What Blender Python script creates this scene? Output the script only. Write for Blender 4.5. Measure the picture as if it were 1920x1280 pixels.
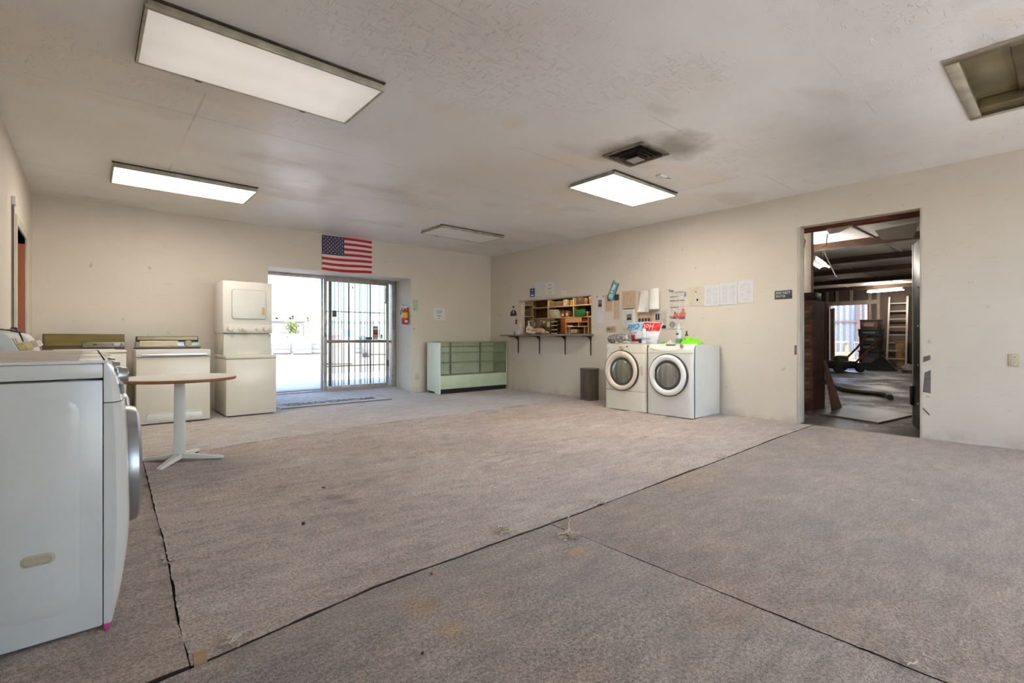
import bpy, bmesh, math, random
from mathutils import Vector, Matrix, noise

for o in list(bpy.data.objects):
    bpy.data.objects.remove(o, do_unlink=True)
random.seed(7)
C = bpy.context.scene.collection
SC = bpy.context.scene
PI = math.pi
R_ = math.radians

# ------------------------------------------------------------------ camera, world, sun, exposure
CAMH = 1.08
cam = bpy.data.cameras.new('camera')
cam.sensor_width = 36.0
cam.lens = 36.0 * 917.6 / 1920
cam.shift_y = -6.16 / 1920
cam.clip_start, cam.clip_end = 0.05, 1500
camo = bpy.data.objects.new('camera', cam)
camo.location = (0, 0, CAMH)
camo.rotation_euler = (R_(90), 0, -R_(40.855))
C.objects.link(camo)
SC.camera = camo

W = bpy.data.worlds.new('sky')
SC.world = W
W.use_nodes = True
_n = W.node_tree.nodes
_l = W.node_tree.links
_bg = _n['Background']
_sky = _n.new('ShaderNodeTexSky')
_sky.sky_type = 'NISHITA'
_sky.sun_disc = False
_sky.sun_elevation = R_(60)
_sky.sun_rotation = R_(190)
_sky.altitude = 350
_sky.air_density = 1.0
_sky.dust_density = 2.2
_sky.ozone_density = 1.0
_l.new(_sky.outputs[0], _bg.inputs[0])
_bg.inputs[1].default_value = 0.26

sun = bpy.data.lights.new('sun', 'SUN')
sun.energy = 2.1
sun.angle = R_(0.53)
sun.color = (1.0, 0.95, 0.87)
suno = bpy.data.objects.new('sun', sun)
suno.rotation_euler = (R_(28), 0, R_(-8))      # shines from behind the camera, high up, towards +Y
suno.location = (0, -10, 20)
C.objects.link(suno)

SC.view_settings.view_transform = 'Standard'
SC.view_settings.look = 'None'
SC.view_settings.gamma = 1.0
SC.view_settings.use_curve_mapping = False
SC.view_settings.exposure = 2.28
SC.cycles.max_bounces = 6
SC.cycles.diffuse_bounces = 4
SC.cycles.glossy_bounces = 3
SC.cycles.transparent_max_bounces = 10
SC.cycles.adaptive_threshold = 0.08
SC.cycles.caustics_reflective = False
SC.cycles.caustics_refractive = False
SC.cycles.sample_clamp_indirect = 6.0

LAMP_LEFT, LAMP_RIGHT, OFFICE, STRIP = 3.6, 5.8, 16.0, 24.0     # strengths of the lit lamps

# ------------------------------------------------------------------ helpers
def lin(c):
    out = []
    for v in c[:3]:
        v = v / 255.0
        out.append(v / 12.92 if v <= 0.04045 else ((v + 0.055) / 1.055) ** 2.4)
    return tuple(out) + (1.0,)

class Nodes:
    def __init__(s, name):
        s.m = bpy.data.materials.new(name)
        s.m.use_nodes = True
        s.t = s.m.node_tree
        s.n, s.l = s.t.nodes, s.t.links
        s.b = s.n['Principled BSDF']
        s.out = s.n['Material Output']
    def new(s, typ, **kw):
        n = s.n.new(typ)
        for k, v in kw.items():
            setattr(n, k, v)
        return n
    def put(s, inp, val):
        if hasattr(val, 'is_output') or isinstance(val, bpy.types.NodeSocket):
            s.l.new(val, inp)
        else:
            inp.default_value = val
    def math(s, op, a, b=0.0, c=None):
        n = s.new('ShaderNodeMath', operation=op)
        s.put(n.inputs[0], a)
        s.put(n.inputs[1], b)
        if c is not None:
            s.put(n.inputs[2], c)
        return n.outputs[0]
    def mix(s, f, a, b, blend='MIX'):
        n = s.new('ShaderNodeMix', data_type='RGBA', blend_type=blend)
        s.put(n.inputs[0], f)
        s.put(n.inputs[6], a)
        s.put(n.inputs[7], b)
        return n.outputs[2]
    def coord(s, which='Object', scale=(1, 1, 1), loc=(0, 0, 0), rot=(0, 0, 0)):
        tc = s.new('ShaderNodeTexCoord')
        mp = s.new('ShaderNodeMapping')
        s.l.new(tc.outputs[which], mp.inputs[0])
        mp.inputs[1].default_value = loc
        mp.inputs[2].default_value = rot
        mp.inputs[3].default_value = scale
        return mp.outputs[0]
    def noise(s, vec, scale, detail=3.0, rough=0.55, dist=0.0):
        n = s.new('ShaderNodeTexNoise')
        s.l.new(vec, n.inputs['Vector'])
        n.inputs['Scale'].default_value = scale
        n.inputs['Detail'].default_value = detail
        n.inputs['Roughness'].default_value = rough
        n.inputs['Distortion'].default_value = dist
        return n.outputs[0]
    def ramp(s, fac, stops):
        n = s.new('ShaderNodeValToRGB')
        s.put(n.inputs[0], fac)
        e = n.color_ramp.elements
        while len(e) < len(stops):
            e.new(0.5)
        for el, (p, c) in zip(e, stops):
            el.position = p
            el.color = c if len(c) == 4 else (*c, 1)
        return n.outputs[0]
    def bump(s, h, strength=0.3, dist=0.01, normal=None):
        n = s.new('ShaderNodeBump')
        n.inputs['Strength'].default_value = strength
        n.inputs['Distance'].default_value = dist
        s.l.new(h, n.inputs['Height'])
        if normal is not None:
            s.l.new(normal, n.inputs['Normal'])
        return n.outputs[0]
    def sep(s, vec):
        n = s.new('ShaderNodeSeparateXYZ')
        s.l.new(vec, n.inputs[0])
        return n.outputs[0], n.outputs[1], n.outputs[2]

BW = lambda a: (a, a, a, 1)
MATS = {}
def mat(name, col, rough=0.5, metal=0.0, var=0.06, vscale=6.0, bump=0.0, bscale=60.0, spec=0.5, coat=0.0,
        emit=None, estr=0.0, stretch=(1, 1, 1), col2=None):
    if name in MATS:
        return MATS[name]
    k = Nodes(name)
    b = k.b
    v = k.coord('Object', stretch)
    base = lin(col)
    if col2 is not None:
        other = lin(col2)
    else:
        other = tuple(max(0, c * (1 - 2.2 * var)) for c in base[:3]) + (1,)
    f = k.ramp(k.noise(v, vscale, 2), [(0.35, BW(0)), (0.7, BW(1))])
    k.l.new(k.mix(f, base, other), b.inputs['Base Color'])
    b.inputs['Roughness'].default_value = rough
    b.inputs['Metallic'].default_value = metal
    b.inputs['Specular IOR Level'].default_value = spec
    if coat:
        b.inputs['Coat Weight'].default_value = coat
        b.inputs['Coat Roughness'].default_value = 0.1
    if bump:
        k.l.new(k.bump(k.noise(v, bscale, 3), bump, 0.004), b.inputs['Normal'])
    if emit is not None:
        b.inputs['Emission Color'].default_value = lin(emit)
        b.inputs['Emission Strength'].default_value = estr
    MATS[name] = k.m
    return k.m

def glass_mat(name, tint=(235, 245, 243), refl=0.08, haze=0.0, hazecol=(200, 205, 205)):
    if name in MATS:
        return MATS[name]
    k = Nodes(name)
    k.n.remove(k.b)
    tr = k.new('ShaderNodeBsdfTransparent')
    tr.inputs[0].default_value = lin(tint)
    gl = k.new('ShaderNodeBsdfGlossy')
    gl.inputs['Roughness'].default_value = 0.03
    fr = k.new('ShaderNodeFresnel')
    fr.inputs[0].default_value = 1.45
    mx = k.new('ShaderNodeMixShader')
    k.l.new(k.math('ADD', k.math('MULTIPLY', fr.outputs[0], 0.55), refl * 0.2), mx.inputs[0])
    k.l.new(tr.outputs[0], mx.inputs[1])
    k.l.new(gl.outputs[0], mx.inputs[2])
    last = mx.outputs[0]
    if haze:
        df = k.new('ShaderNodeBsdfDiffuse')
        df.inputs[0].default_value = lin(hazecol)
        m2 = k.new('ShaderNodeMixShader')
        f = k.math('MULTIPLY', k.noise(k.coord('Object', (1, 1, 0.4)), 3.0, 4), haze * 2)
        k.l.new(f, m2.inputs[0])
        k.l.new(last, m2.inputs[1])
        k.l.new(df.outputs[0], m2.inputs[2])
        last = m2.outputs[0]
    k.l.new(last, k.out.inputs[0])
    MATS[name] = k.m
    return k.m

class MB:
    """collects shapes; build() links them as one mesh object"""
    def __init__(s):
        s.v, s.f, s.mi, s.cur = [], [], [], 0
    def add(s, vs, fs):
        o = len(s.v)
        s.v += [tuple(p) for p in vs]
        s.f += [tuple(i + o for i in f) for f in fs]
        s.mi += [s.cur] * len(fs)
        return s
    def box(s, x0, x1, y0, y1, z0, z1):
        vs = [(x, y, z) for z in (z0, z1) for y in (y0, y1) for x in (x0, x1)]
        return s.add(vs, [(0, 2, 3, 1), (4, 5, 7, 6), (0, 1, 5, 4), (2, 6, 7, 3), (0, 4, 6, 2), (1, 3, 7, 5)])
    def hexa(s, b, t):
        """b, t: four bottom and four top points, same order"""
        return s.add(list(b) + list(t), [(3, 2, 1, 0), (4, 5, 6, 7)] + [(i, (i + 1) % 4, 4 + (i + 1) % 4, 4 + i) for i in range(4)])
    def cyl(s, p0, p1, r0, r1=None, n=16, cap=True):
        r1 = r0 if r1 is None else r1
        p0, p1 = Vector(p0), Vector(p1)
        d = (p1 - p0).normalized()
        a = d.orthogonal().normalized()
        b = d.cross(a)
        vs = []
        for p, r in ((p0, r0), (p1, r1)):
            for i in range(n):
                t = 2 * PI * i / n
                vs.append(p + a * (r * math.cos(t)) + b * (r * math.sin(t)))
        fs = [(i, (i + 1) % n, n + (i + 1) % n, n + i) for i in range(n)]
        if cap:
            fs += [tuple(range(n - 1, -1, -1)), tuple(range(n, 2 * n))]
        return s.add(vs, fs)
    def tube(s, pts, r, n=6, r_end=None):
        pts = [Vector(p) for p in pts]
        vs, a = [], None
        m = len(pts)
        for i, p in enumerate(pts):
            d = (pts[min(i + 1, m - 1)] - pts[max(i - 1, 0)]).normalized()
            if a is None:
                a = d.orthogonal().normalized()
            else:
                a = (a - d * a.dot(d))
                a = a.normalized() if a.length > 1e-6 else d.orthogonal().normalized()
            b = d.cross(a)
            rr = r if r_end is None else r + (r_end - r) * i / max(1, m - 1)
            for k in range(n):
                t = 2 * PI * k / n
                vs.append(p + a * (rr * math.cos(t)) + b * (rr * math.sin(t)))
        fs = []
        for i in range(m - 1):
            for k in range(n):
                fs.append((i * n + k, i * n + (k + 1) % n, (i + 1) * n + (k + 1) % n, (i + 1) * n + k))
        fs += [tuple(range(n - 1, -1, -1)), tuple(range((m - 1) * n, m * n))]
        return s.add(vs, fs)
    def prism(s, poly, ax, a, b):
        n = len(poly)
        def P(q, t):
            return (t, q[0], q[1]) if ax == 0 else ((q[0], t, q[1]) if ax == 1 else (q[0], q[1], t))
        vs = [P(q, a) for q in poly] + [P(q, b) for q in poly]
        fs = [(i, (i + 1) % n, n + (i + 1) % n, n + i) for i in range(n)]
        fs += [tuple(range(n - 1, -1, -1)), tuple(range(n, 2 * n))]
        return s.add(vs, fs)
    def lathe(s, prof, n=24, c=(0, 0, 0), ax=2, sx=1.0, sy=1.0):
        vs = []
        for r, h in prof:
            for i in range(n):
                t = 2 * PI * i / n
                u, w = r * math.cos(t) * sx, r * math.sin(t) * sy
                q = (u, w, h) if ax == 2 else ((h, u, w) if ax == 0 else (u, h, w))
                vs.append((q[0] + c[0], q[1] + c[1], q[2] + c[2]))
        m = len(prof)
        fs = []
        for j in range(m - 1):
            for i in range(n):
                fs.append((j * n + i, j * n + (i + 1) % n, (j + 1) * n + (i + 1) % n, (j + 1) * n + i))
        if prof[0][0] > 1e-6:
            fs.append(tuple(range(n - 1, -1, -1)))
        if prof[-1][0] > 1e-6:
            fs.append(tuple(range((m - 1) * n, m * n)))
        return s.add(vs, fs)
    def grid(s, fn, nu, nv):
        vs = [fn(i / nu, j / nv) for j in range(nv + 1) for i in range(nu + 1)]
        fs = [(j * (nu + 1) + i, j * (nu + 1) + i + 1, (j + 1) * (nu + 1) + i + 1, (j + 1) * (nu + 1) + i)
              for j in range(nv) for i in range(nu)]
        return s.add(vs, fs)
    def blob(s, c, r, n=10, seed=0, amp=0.25, freq=2.0):
        vs = []
        rx, ry, rz = r if isinstance(r, tuple) else (r, r, r)
        m = max(4, n // 2)
        for j in range(m + 1):
            ph = PI * j / m
            for i in range(n):
                t = 2 * PI * i / n
                d = Vector((math.sin(ph) * math.cos(t), math.sin(ph) * math.sin(t), math.cos(ph)))
                k = 1 + amp * noise.noise(d * freq + Vector((seed * 3.1, seed * 1.7, seed)))
                vs.append((c[0] + d.x * rx * k, c[1] + d.y * ry * k, c[2] + d.z * rz * k))
        fs = [(j * n + i, (j + 1) * n + i, (j + 1) * n + (i + 1) % n, j * n + (i + 1) % n) for j in range(m) for i in range(n)]
        return s.add(vs, fs)
    def build(s, name, m, parent=None, bev=0.0, seg=2, smooth=35, loc=None, rot=None, M=None, merge=True, recalc=True):
        me = bpy.data.meshes.new(name)
        vs = s.v if M is None else [tuple(M @ Vector(p)) for p in s.v]
        me.from_pydata(vs, [], s.f)
        for q in (m if isinstance(m, (list, tuple)) else [m]):
            me.materials.append(q)
        if isinstance(m, (list, tuple)):
            me.polygons.foreach_set('material_index', s.mi)
        bm = bmesh.new()
        bm.from_mesh(me)
        if merge:
            bmesh.ops.remove_doubles(bm, verts=bm.verts, dist=1e-5)
        if recalc:
            bmesh.ops.recalc_face_normals(bm, faces=bm.faces)
        if bev:
            bmesh.ops.bevel(bm, geom=[e for e in bm.edges if len(e.link_faces) == 2 and e.calc_face_angle(0) > 0.4],
                            offset=bev, segments=seg, profile=0.5, affect='EDGES', clamp_overlap=True)
        bm.to_mesh(me)
        bm.free()
        if smooth:
            me.polygons.foreach_set('use_smooth', [True] * len(me.polygons))
            me.set_sharp_from_angle(angle=R_(smooth))
        me.update()
        o = bpy.data.objects.new(name, me)
        C.objects.link(o)
        if parent is not None:
            o.parent = parent
        if loc is not None:
            o.location = loc
        if rot is not None:
            o.rotation_euler = rot
        return o

def B(*a):
    return MB().box(*a)

def tag(o, label=None, cat=None, group=None, kind=None):
    if label: o['label'] = label
    if cat: o['category'] = cat
    if group: o['group'] = group
    if kind: o['kind'] = kind
    return o

def thing(name, label, cat, loc=(0, 0, 0), rz=0.0, group=None, rot=None):
    o = bpy.data.objects.new(name, None)
    o.empty_display_size = 0.1
    C.objects.link(o)
    o.location = loc
    o.rotation_euler = rot if rot is not None else (0, 0, rz)
    return tag(o, label, cat, group)

def struct(o, label, cat=None):
    return tag(o, label, cat, kind='structure')

def sempty(name, label, loc=(0, 0, 0), rz=0.0):
    o = bpy.data.objects.new(name, None)
    C.objects.link(o)
    o.location = loc
    o.rotation_euler = (0, 0, rz)
    return struct(o, label, 'room')

def copy_tree(o, parent=None):
    c = o.copy()
    C.objects.link(c)
    c.parent = parent
    for ch in list(o.children):
        copy_tree(ch, c)
    return c

def text(s, size, m, parent, name, M, ext=0.0004, align='CENTER', shear=0.0, sx=1.0):
    cu = bpy.data.curves.new(name, 'FONT')
    cu.body = s
    cu.size = size
    cu.extrude = ext
    cu.align_x = align
    cu.align_y = 'CENTER'
    cu.shear = shear
    cu.resolution_u = 3
    to = bpy.data.objects.new(name, cu)
    C.objects.link(to)
    bpy.context.view_layer.update()
    me = bpy.data.meshes.new_from_object(to.evaluated_get(bpy.context.evaluated_depsgraph_get()))
    bpy.data.objects.remove(to, do_unlink=True)
    me.transform(M @ Matrix.Diagonal((sx, 1, 1, 1)))
    me.materials.clear()
    me.materials.append(m)
    me.name = name
    o = bpy.data.objects.new(name, me)
    C.objects.link(o)
    o.parent = parent
    return o

# text lying in a sheet's local frame: x right, z up, seen from -y
FACE = Matrix(((1, 0, 0, 0), (0, 0, -1, 0), (0, 1, 0, 0), (0, 0, 0, 1)))
def face_at(x, z, y=-0.004, roll=0.0):
    return Matrix.Translation((x, y, z)) @ Matrix.Rotation(roll, 4, 'Y') @ FACE

# ------------------------------------------------------------------ materials of the setting
def wall_material(name, base, dirty):
    k = Nodes(name)
    v = k.coord('Object')
    big = k.ramp(k.noise(v, 0.9, 3, 0.6), [(0.35, BW(0)), (0.72, BW(1))])
    c = k.mix(k.math('MULTIPLY', big, 0.55), lin(base), lin(dirty))
    # scuffs: thin horizontal smears and small knocks
    sm = k.ramp(k.noise(k.coord('Object', (2.0, 2.0, 16.0)), 2.6, 2, 0.6), [(0.66, BW(0)), (0.76, BW(1))])
    c = k.mix(k.math('MULTIPLY', sm, 0.22), c, lin((168, 150, 128)))
    sp = k.ramp(k.noise(v, 9.0, 2, 0.5), [(0.735, BW(0)), (0.77, BW(1))])
    c = k.mix(k.math('MULTIPLY', sp, 0.35), c, lin((120, 104, 88)))
    x, y, z = k.sep(v)
    low = k.math('MULTIPLY', k.ramp(z, [(0.0, BW(1)), (0.16, BW(0))]), k.ramp(k.noise(v, 5, 3), [(0.45, BW(0)), (0.6, BW(1))]))
    c = k.mix(k.math('MULTIPLY', low, 0.35), c, lin((160, 140, 112)))
    k.l.new(c, k.b.inputs['Base Color'])
    k.b.inputs['Roughness'].default_value = 0.62
    k.l.new(k.bump(k.noise(v, 7, 4, 0.65), 0.3, 0.012), k.b.inputs['Normal'])
    return k.m

WALL = wall_material('painted plaster wall', (217, 208, 195), (206, 196, 181))

def ceiling_material():
    k = Nodes('painted board ceiling')
    v = k.coord('Object')
    x, y, z = k.sep(v)
    big = k.ramp(k.noise(v, 0.55, 3, 0.55), [(0.38, BW(0)), (0.66, BW(1))])
    c = k.mix(big, lin((238, 238, 239)), lin((228, 224, 221)))
    pale = k.ramp(k.noise(k.coord('Object', (1, 1, 1), (4, 9, 0)), 0.8, 3), [(0.58, BW(0)), (0.66, BW(1))])
    c = k.mix(k.math('MULTIPLY', pale, 0.8), c, lin((236, 228, 218)))
    grey = k.ramp(k.noise(k.coord('Object', (0.7, 1.3, 1), (1, 3, 0)), 0.9, 3), [(0.6, BW(0)), (0.68, BW(1))])
    c = k.mix(k.math('MULTIPLY', grey, 0.75), c, lin((216, 212, 208)))
    # soot blown out of the air vent, a stain of its own shape
    sn = k.math('MULTIPLY', k.math('SUBTRACT', k.noise(v, 5, 3), 0.5), 0.35)
    def spot(cx, cy, sx, sy, r0, r1, wob=True):
        dx = k.math('MULTIPLY', k.math('SUBTRACT', x, cx), sx)
        dy = k.math('MULTIPLY', k.math('SUBTRACT', y, cy), sy)
        d = k.math('SQRT', k.math('ADD', k.math('MULTIPLY', dx, dx), k.math('MULTIPLY', dy, dy)))
        if wob:
            d = k.math('ADD', d, sn)
        return k.ramp(d, [(r0, BW(1)), (r1, BW(0))])
    s1 = spot(3.92, 2.86, 1.5, 1.0, 0.16, 0.42)
    s2 = spot(4.22, 2.52, 1.0, 1.25, 0.12, 0.45)
    st = k.math('MAXIMUM', s1, s2)
    c = k.mix(k.math('MULTIPLY', st, 0.75), c, lin((104, 92, 80)))
    s3 = spot(5.3, 1.5, 0.45, 0.8, 0.1, 0.7)
    c = k.mix(k.math('MULTIPLY', s3, 0.45), c, lin((168, 161, 153)))
    s4 = spot(2.6, 5.6, 0.5, 2.2, 0.05, 0.35)
    c = k.mix(k.math('MULTIPLY', s4, 0.3), c, lin((186, 174, 158)))
    # board joints
    jx = k.math('ABSOLUTE', k.math('SUBTRACT', k.math('FRACT', k.math('ADD', k.math('DIVIDE', x, 2.44), 0.23)), 0.5))
    jy = k.math('ABSOLUTE', k.math('SUBTRACT', k.math('FRACT', k.math('ADD', k.math('DIVIDE', y, 1.22), 0.62)), 0.5))
    wob = k.math('MULTIPLY', sn, 0.02)
    jl = k.math('MAXIMUM', k.ramp(k.math('ADD', jx, wob), [(0.0, BW(1)), (0.0045, BW(0))]), k.ramp(k.math('ADD', jy, wob), [(0.0, BW(1)), (0.007, BW(0))]))
    mask = k.ramp(k.noise(v, 0.9, 2), [(0.5, BW(0)), (0.6, BW(1))])
    jl = k.math('MULTIPLY', jl, mask)
    c = k.mix(k.math('MULTIPLY', jl, 0.35), c, lin((140, 126, 110)))
    k.l.new(c, k.b.inputs['Base Color'])
    ro = k.ramp(k.noise(v, 1.4, 2), [(0.3, BW(0.28)), (0.7, BW(0.42))])
    k.l.new(ro, k.b.inputs['Roughness'])
    k.b.inputs['Specular IOR Level'].default_value = 0.65
    # flaked board under the paint, strongest in patches
    fl1 = k.noise(k.coord('Object', (9, 34, 1), rot=(0, 0, 0.5)), 1.0, 2, 0.65, 1.2)
    fl2 = k.noise(k.coord('Object', (36, 10, 1), rot=(0, 0, 0.25)), 1.0, 2, 0.65, 1.2)
    fl = k.math('MAXIMUM', k.ramp(fl1, [(0.6, BW(0)), (0.68, BW(1))]), k.ramp(fl2, [(0.6, BW(0)), (0.68, BW(1))]))
    rough_patch = k.math('ADD', k.math('MULTIPLY', spot(1.9, 2.5, 0.75, 1.0, 0.1, 1.0, False), 1.0),
                         k.math('MULTIPLY', k.ramp(k.noise(v, 1.1, 2), [(0.45, BW(0)), (0.68, BW(1))]), 0.5))
    h = k.math('MULTIPLY', fl, rough_patch)
    n0 = k.bump(k.noise(v, 2.2, 2, 0.6), 0.35, 0.04)
    n1 = k.bump(h, 0.75, 0.009, n0)
    k.l.new(n1, k.b.inputs['Normal'])
    return k.m
CEIL = ceiling_material()

def carpet_material(name, c1, c2, c3, stains=()):
    k = Nodes(name)
    v = k.coord('Object')
    a = k.ramp(k.noise(v, 1.1, 3, 0.6), [(0.34, BW(0)), (0.68, BW(1))])
    c = k.mix(a, lin(c1), lin(c2))
    bl = k.ramp(k.noise(k.coord('Object', (1.0, 2.4, 1), (3, 1, 0)), 1.9, 2, 0.6), [(0.56, BW(0)), (0.72, BW(1))])
    c = k.mix(k.math('MULTIPLY', bl, 0.5), c, lin(c3))
    wr = k.ramp(k.noise(k.coord('Object', (1.0, 1, 1), (7, 2, 0)), 0.8, 2, 0.6), [(0.6, BW(0)), (0.75, BW(1))])
    c = k.mix(k.math('MULTIPLY', wr, 0.35), c, lin((178, 140, 96)))
    streak_shade = k.ramp(k.noise(k.coord('Object', (0.8, 1.7, 1), (5, 8, 0), (0, 0, 0.25)), 6, 4, 0.72), [(0.40, BW(1.08)), (0.68, BW(0.78))])  # light and dark of the wrinkles painted into the colour as streaks
    c = k.mix(1.0, c, streak_shade, 'MULTIPLY')
    edge_n = k.math('SUBTRACT', k.noise(v, 14, 2, 0.7), 0.5) if stains else None
    vx, vy, vz = k.sep(v)
    for (sx_, sy_, sr_, scol, samt) in stains:
        q1 = k.math('SUBTRACT', vx, sx_); q2 = k.math('SUBTRACT', vy, sy_)
        dd_ = k.math('SQRT', k.math('ADD', k.math('MULTIPLY', q1, q1), k.math('MULTIPLY', q2, q2)))
        dd_ = k.math('ADD', dd_, k.math('MULTIPLY', edge_n, sr_ * 1.6))
        c = k.mix(k.math('MULTIPLY', k.ramp(dd_, [(sr_ * 0.3, BW(1)), (sr_ * 1.1, BW(0))]), samt), c, lin(scol))
    pile = k.noise(v, 260, 1, 0.7)
    tuft = k.noise(v, 75, 2, 0.7)
    f = k.ramp(k.math('ADD', k.math('MULTIPLY', pile, 0.55), k.math('MULTIPLY', tuft, 0.45)), [(0.38, BW(0.42)), (0.62, BW(1.36))])
    c = k.mix(1.0, c, f, 'MULTIPLY')
    k.l.new(c, k.b.inputs['Base Color'])
    k.b.inputs['Roughness'].default_value = 0.95
    k.b.inputs['Specular IOR Level'].default_value = 0.12
    k.b.inputs['Sheen Weight'].default_value = 0.25
    k.b.inputs['Sheen Roughness'].default_value = 0.5
    n1 = k.bump(k.noise(k.coord('Object', (0.7, 2.5, 1)), 6, 2, 0.6), 0.6, 0.02)
    k.l.new(k.bump(k.math('ADD', tuft, k.math('MULTIPLY', pile, 0.6)), 0.6, 0.006, n1), k.b.inputs['Normal'])
    return k.m
CARPET_A = carpet_material('worn mauve brown carpet', (194, 176, 161), (176, 156, 141), (206, 191, 177), [(1.24, 3.28, 0.10, (132, 108, 90), 0.7), (1.30, 3.12, 0.07, (128, 104, 86), 0.7), (1.05, 3.75, 0.06, (130, 108, 92), 0.6)])
CARPET_B = carpet_material('ribbed brown carpet', (178, 157, 142), (164, 143, 127), (156, 137, 123))
CARPET_C = carpet_material('grey brown carpet', (172, 154, 138), (157, 142, 128), (150, 141, 132), [(1.01, 1.74, 0.09, (190, 148, 104), 0.45), (1.01, 1.51, 0.07, (190, 148, 104), 0.4), (1.87, 1.65, 0.06, (204, 152, 98), 0.6), (0.42, 1.6, 0.28, (128, 124, 122), 0.5)])
CARPET_D = carpet_material('brown carpet by doorway', (164, 142, 121), (148, 128, 110), (142, 126, 110))
CARPET_E = carpet_material('pale faded carpet', (200, 190, 182), (186, 173, 164), (208, 199, 191))
WHITE = mat('white enamel', (219, 217, 211), 0.28, var=0.02, coat=0.2)
CREAM = mat('cream enamel', (226, 220, 206), 0.3, var=0.02, coat=0.2)
BISQUE = mat('almond plastic', (222, 212, 194), 0.35, var=0.02)
PLASTIC_W = mat('white plastic', (222, 221, 217), 0.4, var=0.02)
BLACK = mat('black plastic', (26, 25, 24), 0.45)
RUBBER = mat('dark rubber gasket', (52, 50, 48), 0.6)
DKGREY = mat('dark grey plastic', (70, 68, 66), 0.5)
GREY = mat('grey plastic', (140, 140, 138), 0.45)
CHROME = mat('chrome', (205, 205, 205), 0.16, 1.0, var=0.02)
SILVER = mat('silver paint', (168, 168, 168), 0.3, 0.75, var=0.02)
ALU = mat('weathered aluminium', (172, 168, 162), 0.42, 0.55, var=0.12, vscale=9)
STEEL_DK = mat('dark grey steel', (96, 92, 86), 0.5, 0.5, var=0.1)
BROWN_WOOD = mat('red brown door wood', (164, 86, 42), 0.45, var=0.18, vscale=3, stretch=(1, 1, 0.15), bump=0.1)
PLY = mat('dusty plywood', (182, 150, 106), 0.8, var=0.2, vscale=4, stretch=(1, 5, 5))
DKWOOD = mat('dark old timber', (84, 58, 42), 0.75, var=0.25, vscale=3, stretch=(5, 0.6, 5), bump=0.3)
SUBFLOOR = mat('dark subfloor', (74, 58, 44), 0.9, var=0.2)

# ------------------------------------------------------------------ room shell
XL, XR, YB, YF, HC = -0.54, 6.812, 8.609, -1.7, 2.904
XT = 0.14           # thickness of the right partition
YO = 9.36           # outside face of the street wall
fl = struct(B(XL, XR, YF, YB, -0.16, -0.014).build('floor', SUBFLOOR), 'dark subfloor showing in the gaps between carpet strips', 'floor')

# right partition with doorway and service window, one mesh of solid blocks
m = MB()
DY0, DY1, DZ = 1.10, 2.335, 2.49
PY0, PY1, PZ0, PZ1 = 5.70, 7.638, 1.125, 1.846
x0, x1 = XR, XR + XT
m.box(x0, x1, YF, DY0, -0.1, 3.05); m.box(x0, x1, DY0, DY1, DZ, 3.05)
m.box(x0, x1, DY1, PY0, -0.1, 3.05); m.box(x0, x1, PY0, PY1, -0.1, PZ0); m.box(x0, x1, PY0, PY1, PZ1, 3.05)
m.box(x0, x1, PY1, YB, -0.1, 3.05)
wr = struct(m.build('wall_right', WALL, smooth=0, merge=False), 'long off-white wall with doorway and service window', 'wall')

# street wall with the deep entrance
EX0, EX1, EZ = 2.205, 4.805, 2.25
m = MB()
m.box(XL - 0.2, EX0, YB, YO, -0.1, 3.4); m.box(EX1, XR + XT, YB, YO, -0.1, 3.4); m.box(EX0, EX1, YB, YO, EZ, 3.4)
wb = struct(m.build('wall_back', WALL, smooth=0, merge=False), 'off-white wall with the deep street entrance', 'wall')

# left wall with an inner doorway
LY0, LY1, LZ = 6.78, 7.72, 2.19
m = MB()
m.box(XL - 0.15, XL, YF, LY0, -0.1, 3.05); m.box(XL - 0.15, XL, LY1, YB, -0.1, 3.05); m.box(XL - 0.15, XL, LY0, LY1, LZ, 3.05)
wl = struct(m.build('wall_left', WALL, smooth=0, merge=False), 'off-white wall behind the row of washing machines', 'wall')
m = MB()
m.box(-2.0, -1.9, 5.4, 8.8, -0.1, 2.7); m.box(-2.0, XL - 0.15, 5.3, 5.4, -0.1, 2.7); m.box(-2.0, XL - 0.15, 8.6, 8.7, -0.1, 2.7)
m.box(-2.0, XL - 0.15, 5.3, 8.7, 2.6, 2.7); m.box(-2.0, XL - 0.15, 5.3, 8.7, -0.1, 0)
struct(m.build('wall_side_closet', WALL, smooth=0, merge=False), 'walls of the small room behind the left doorway', 'wall')

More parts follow.
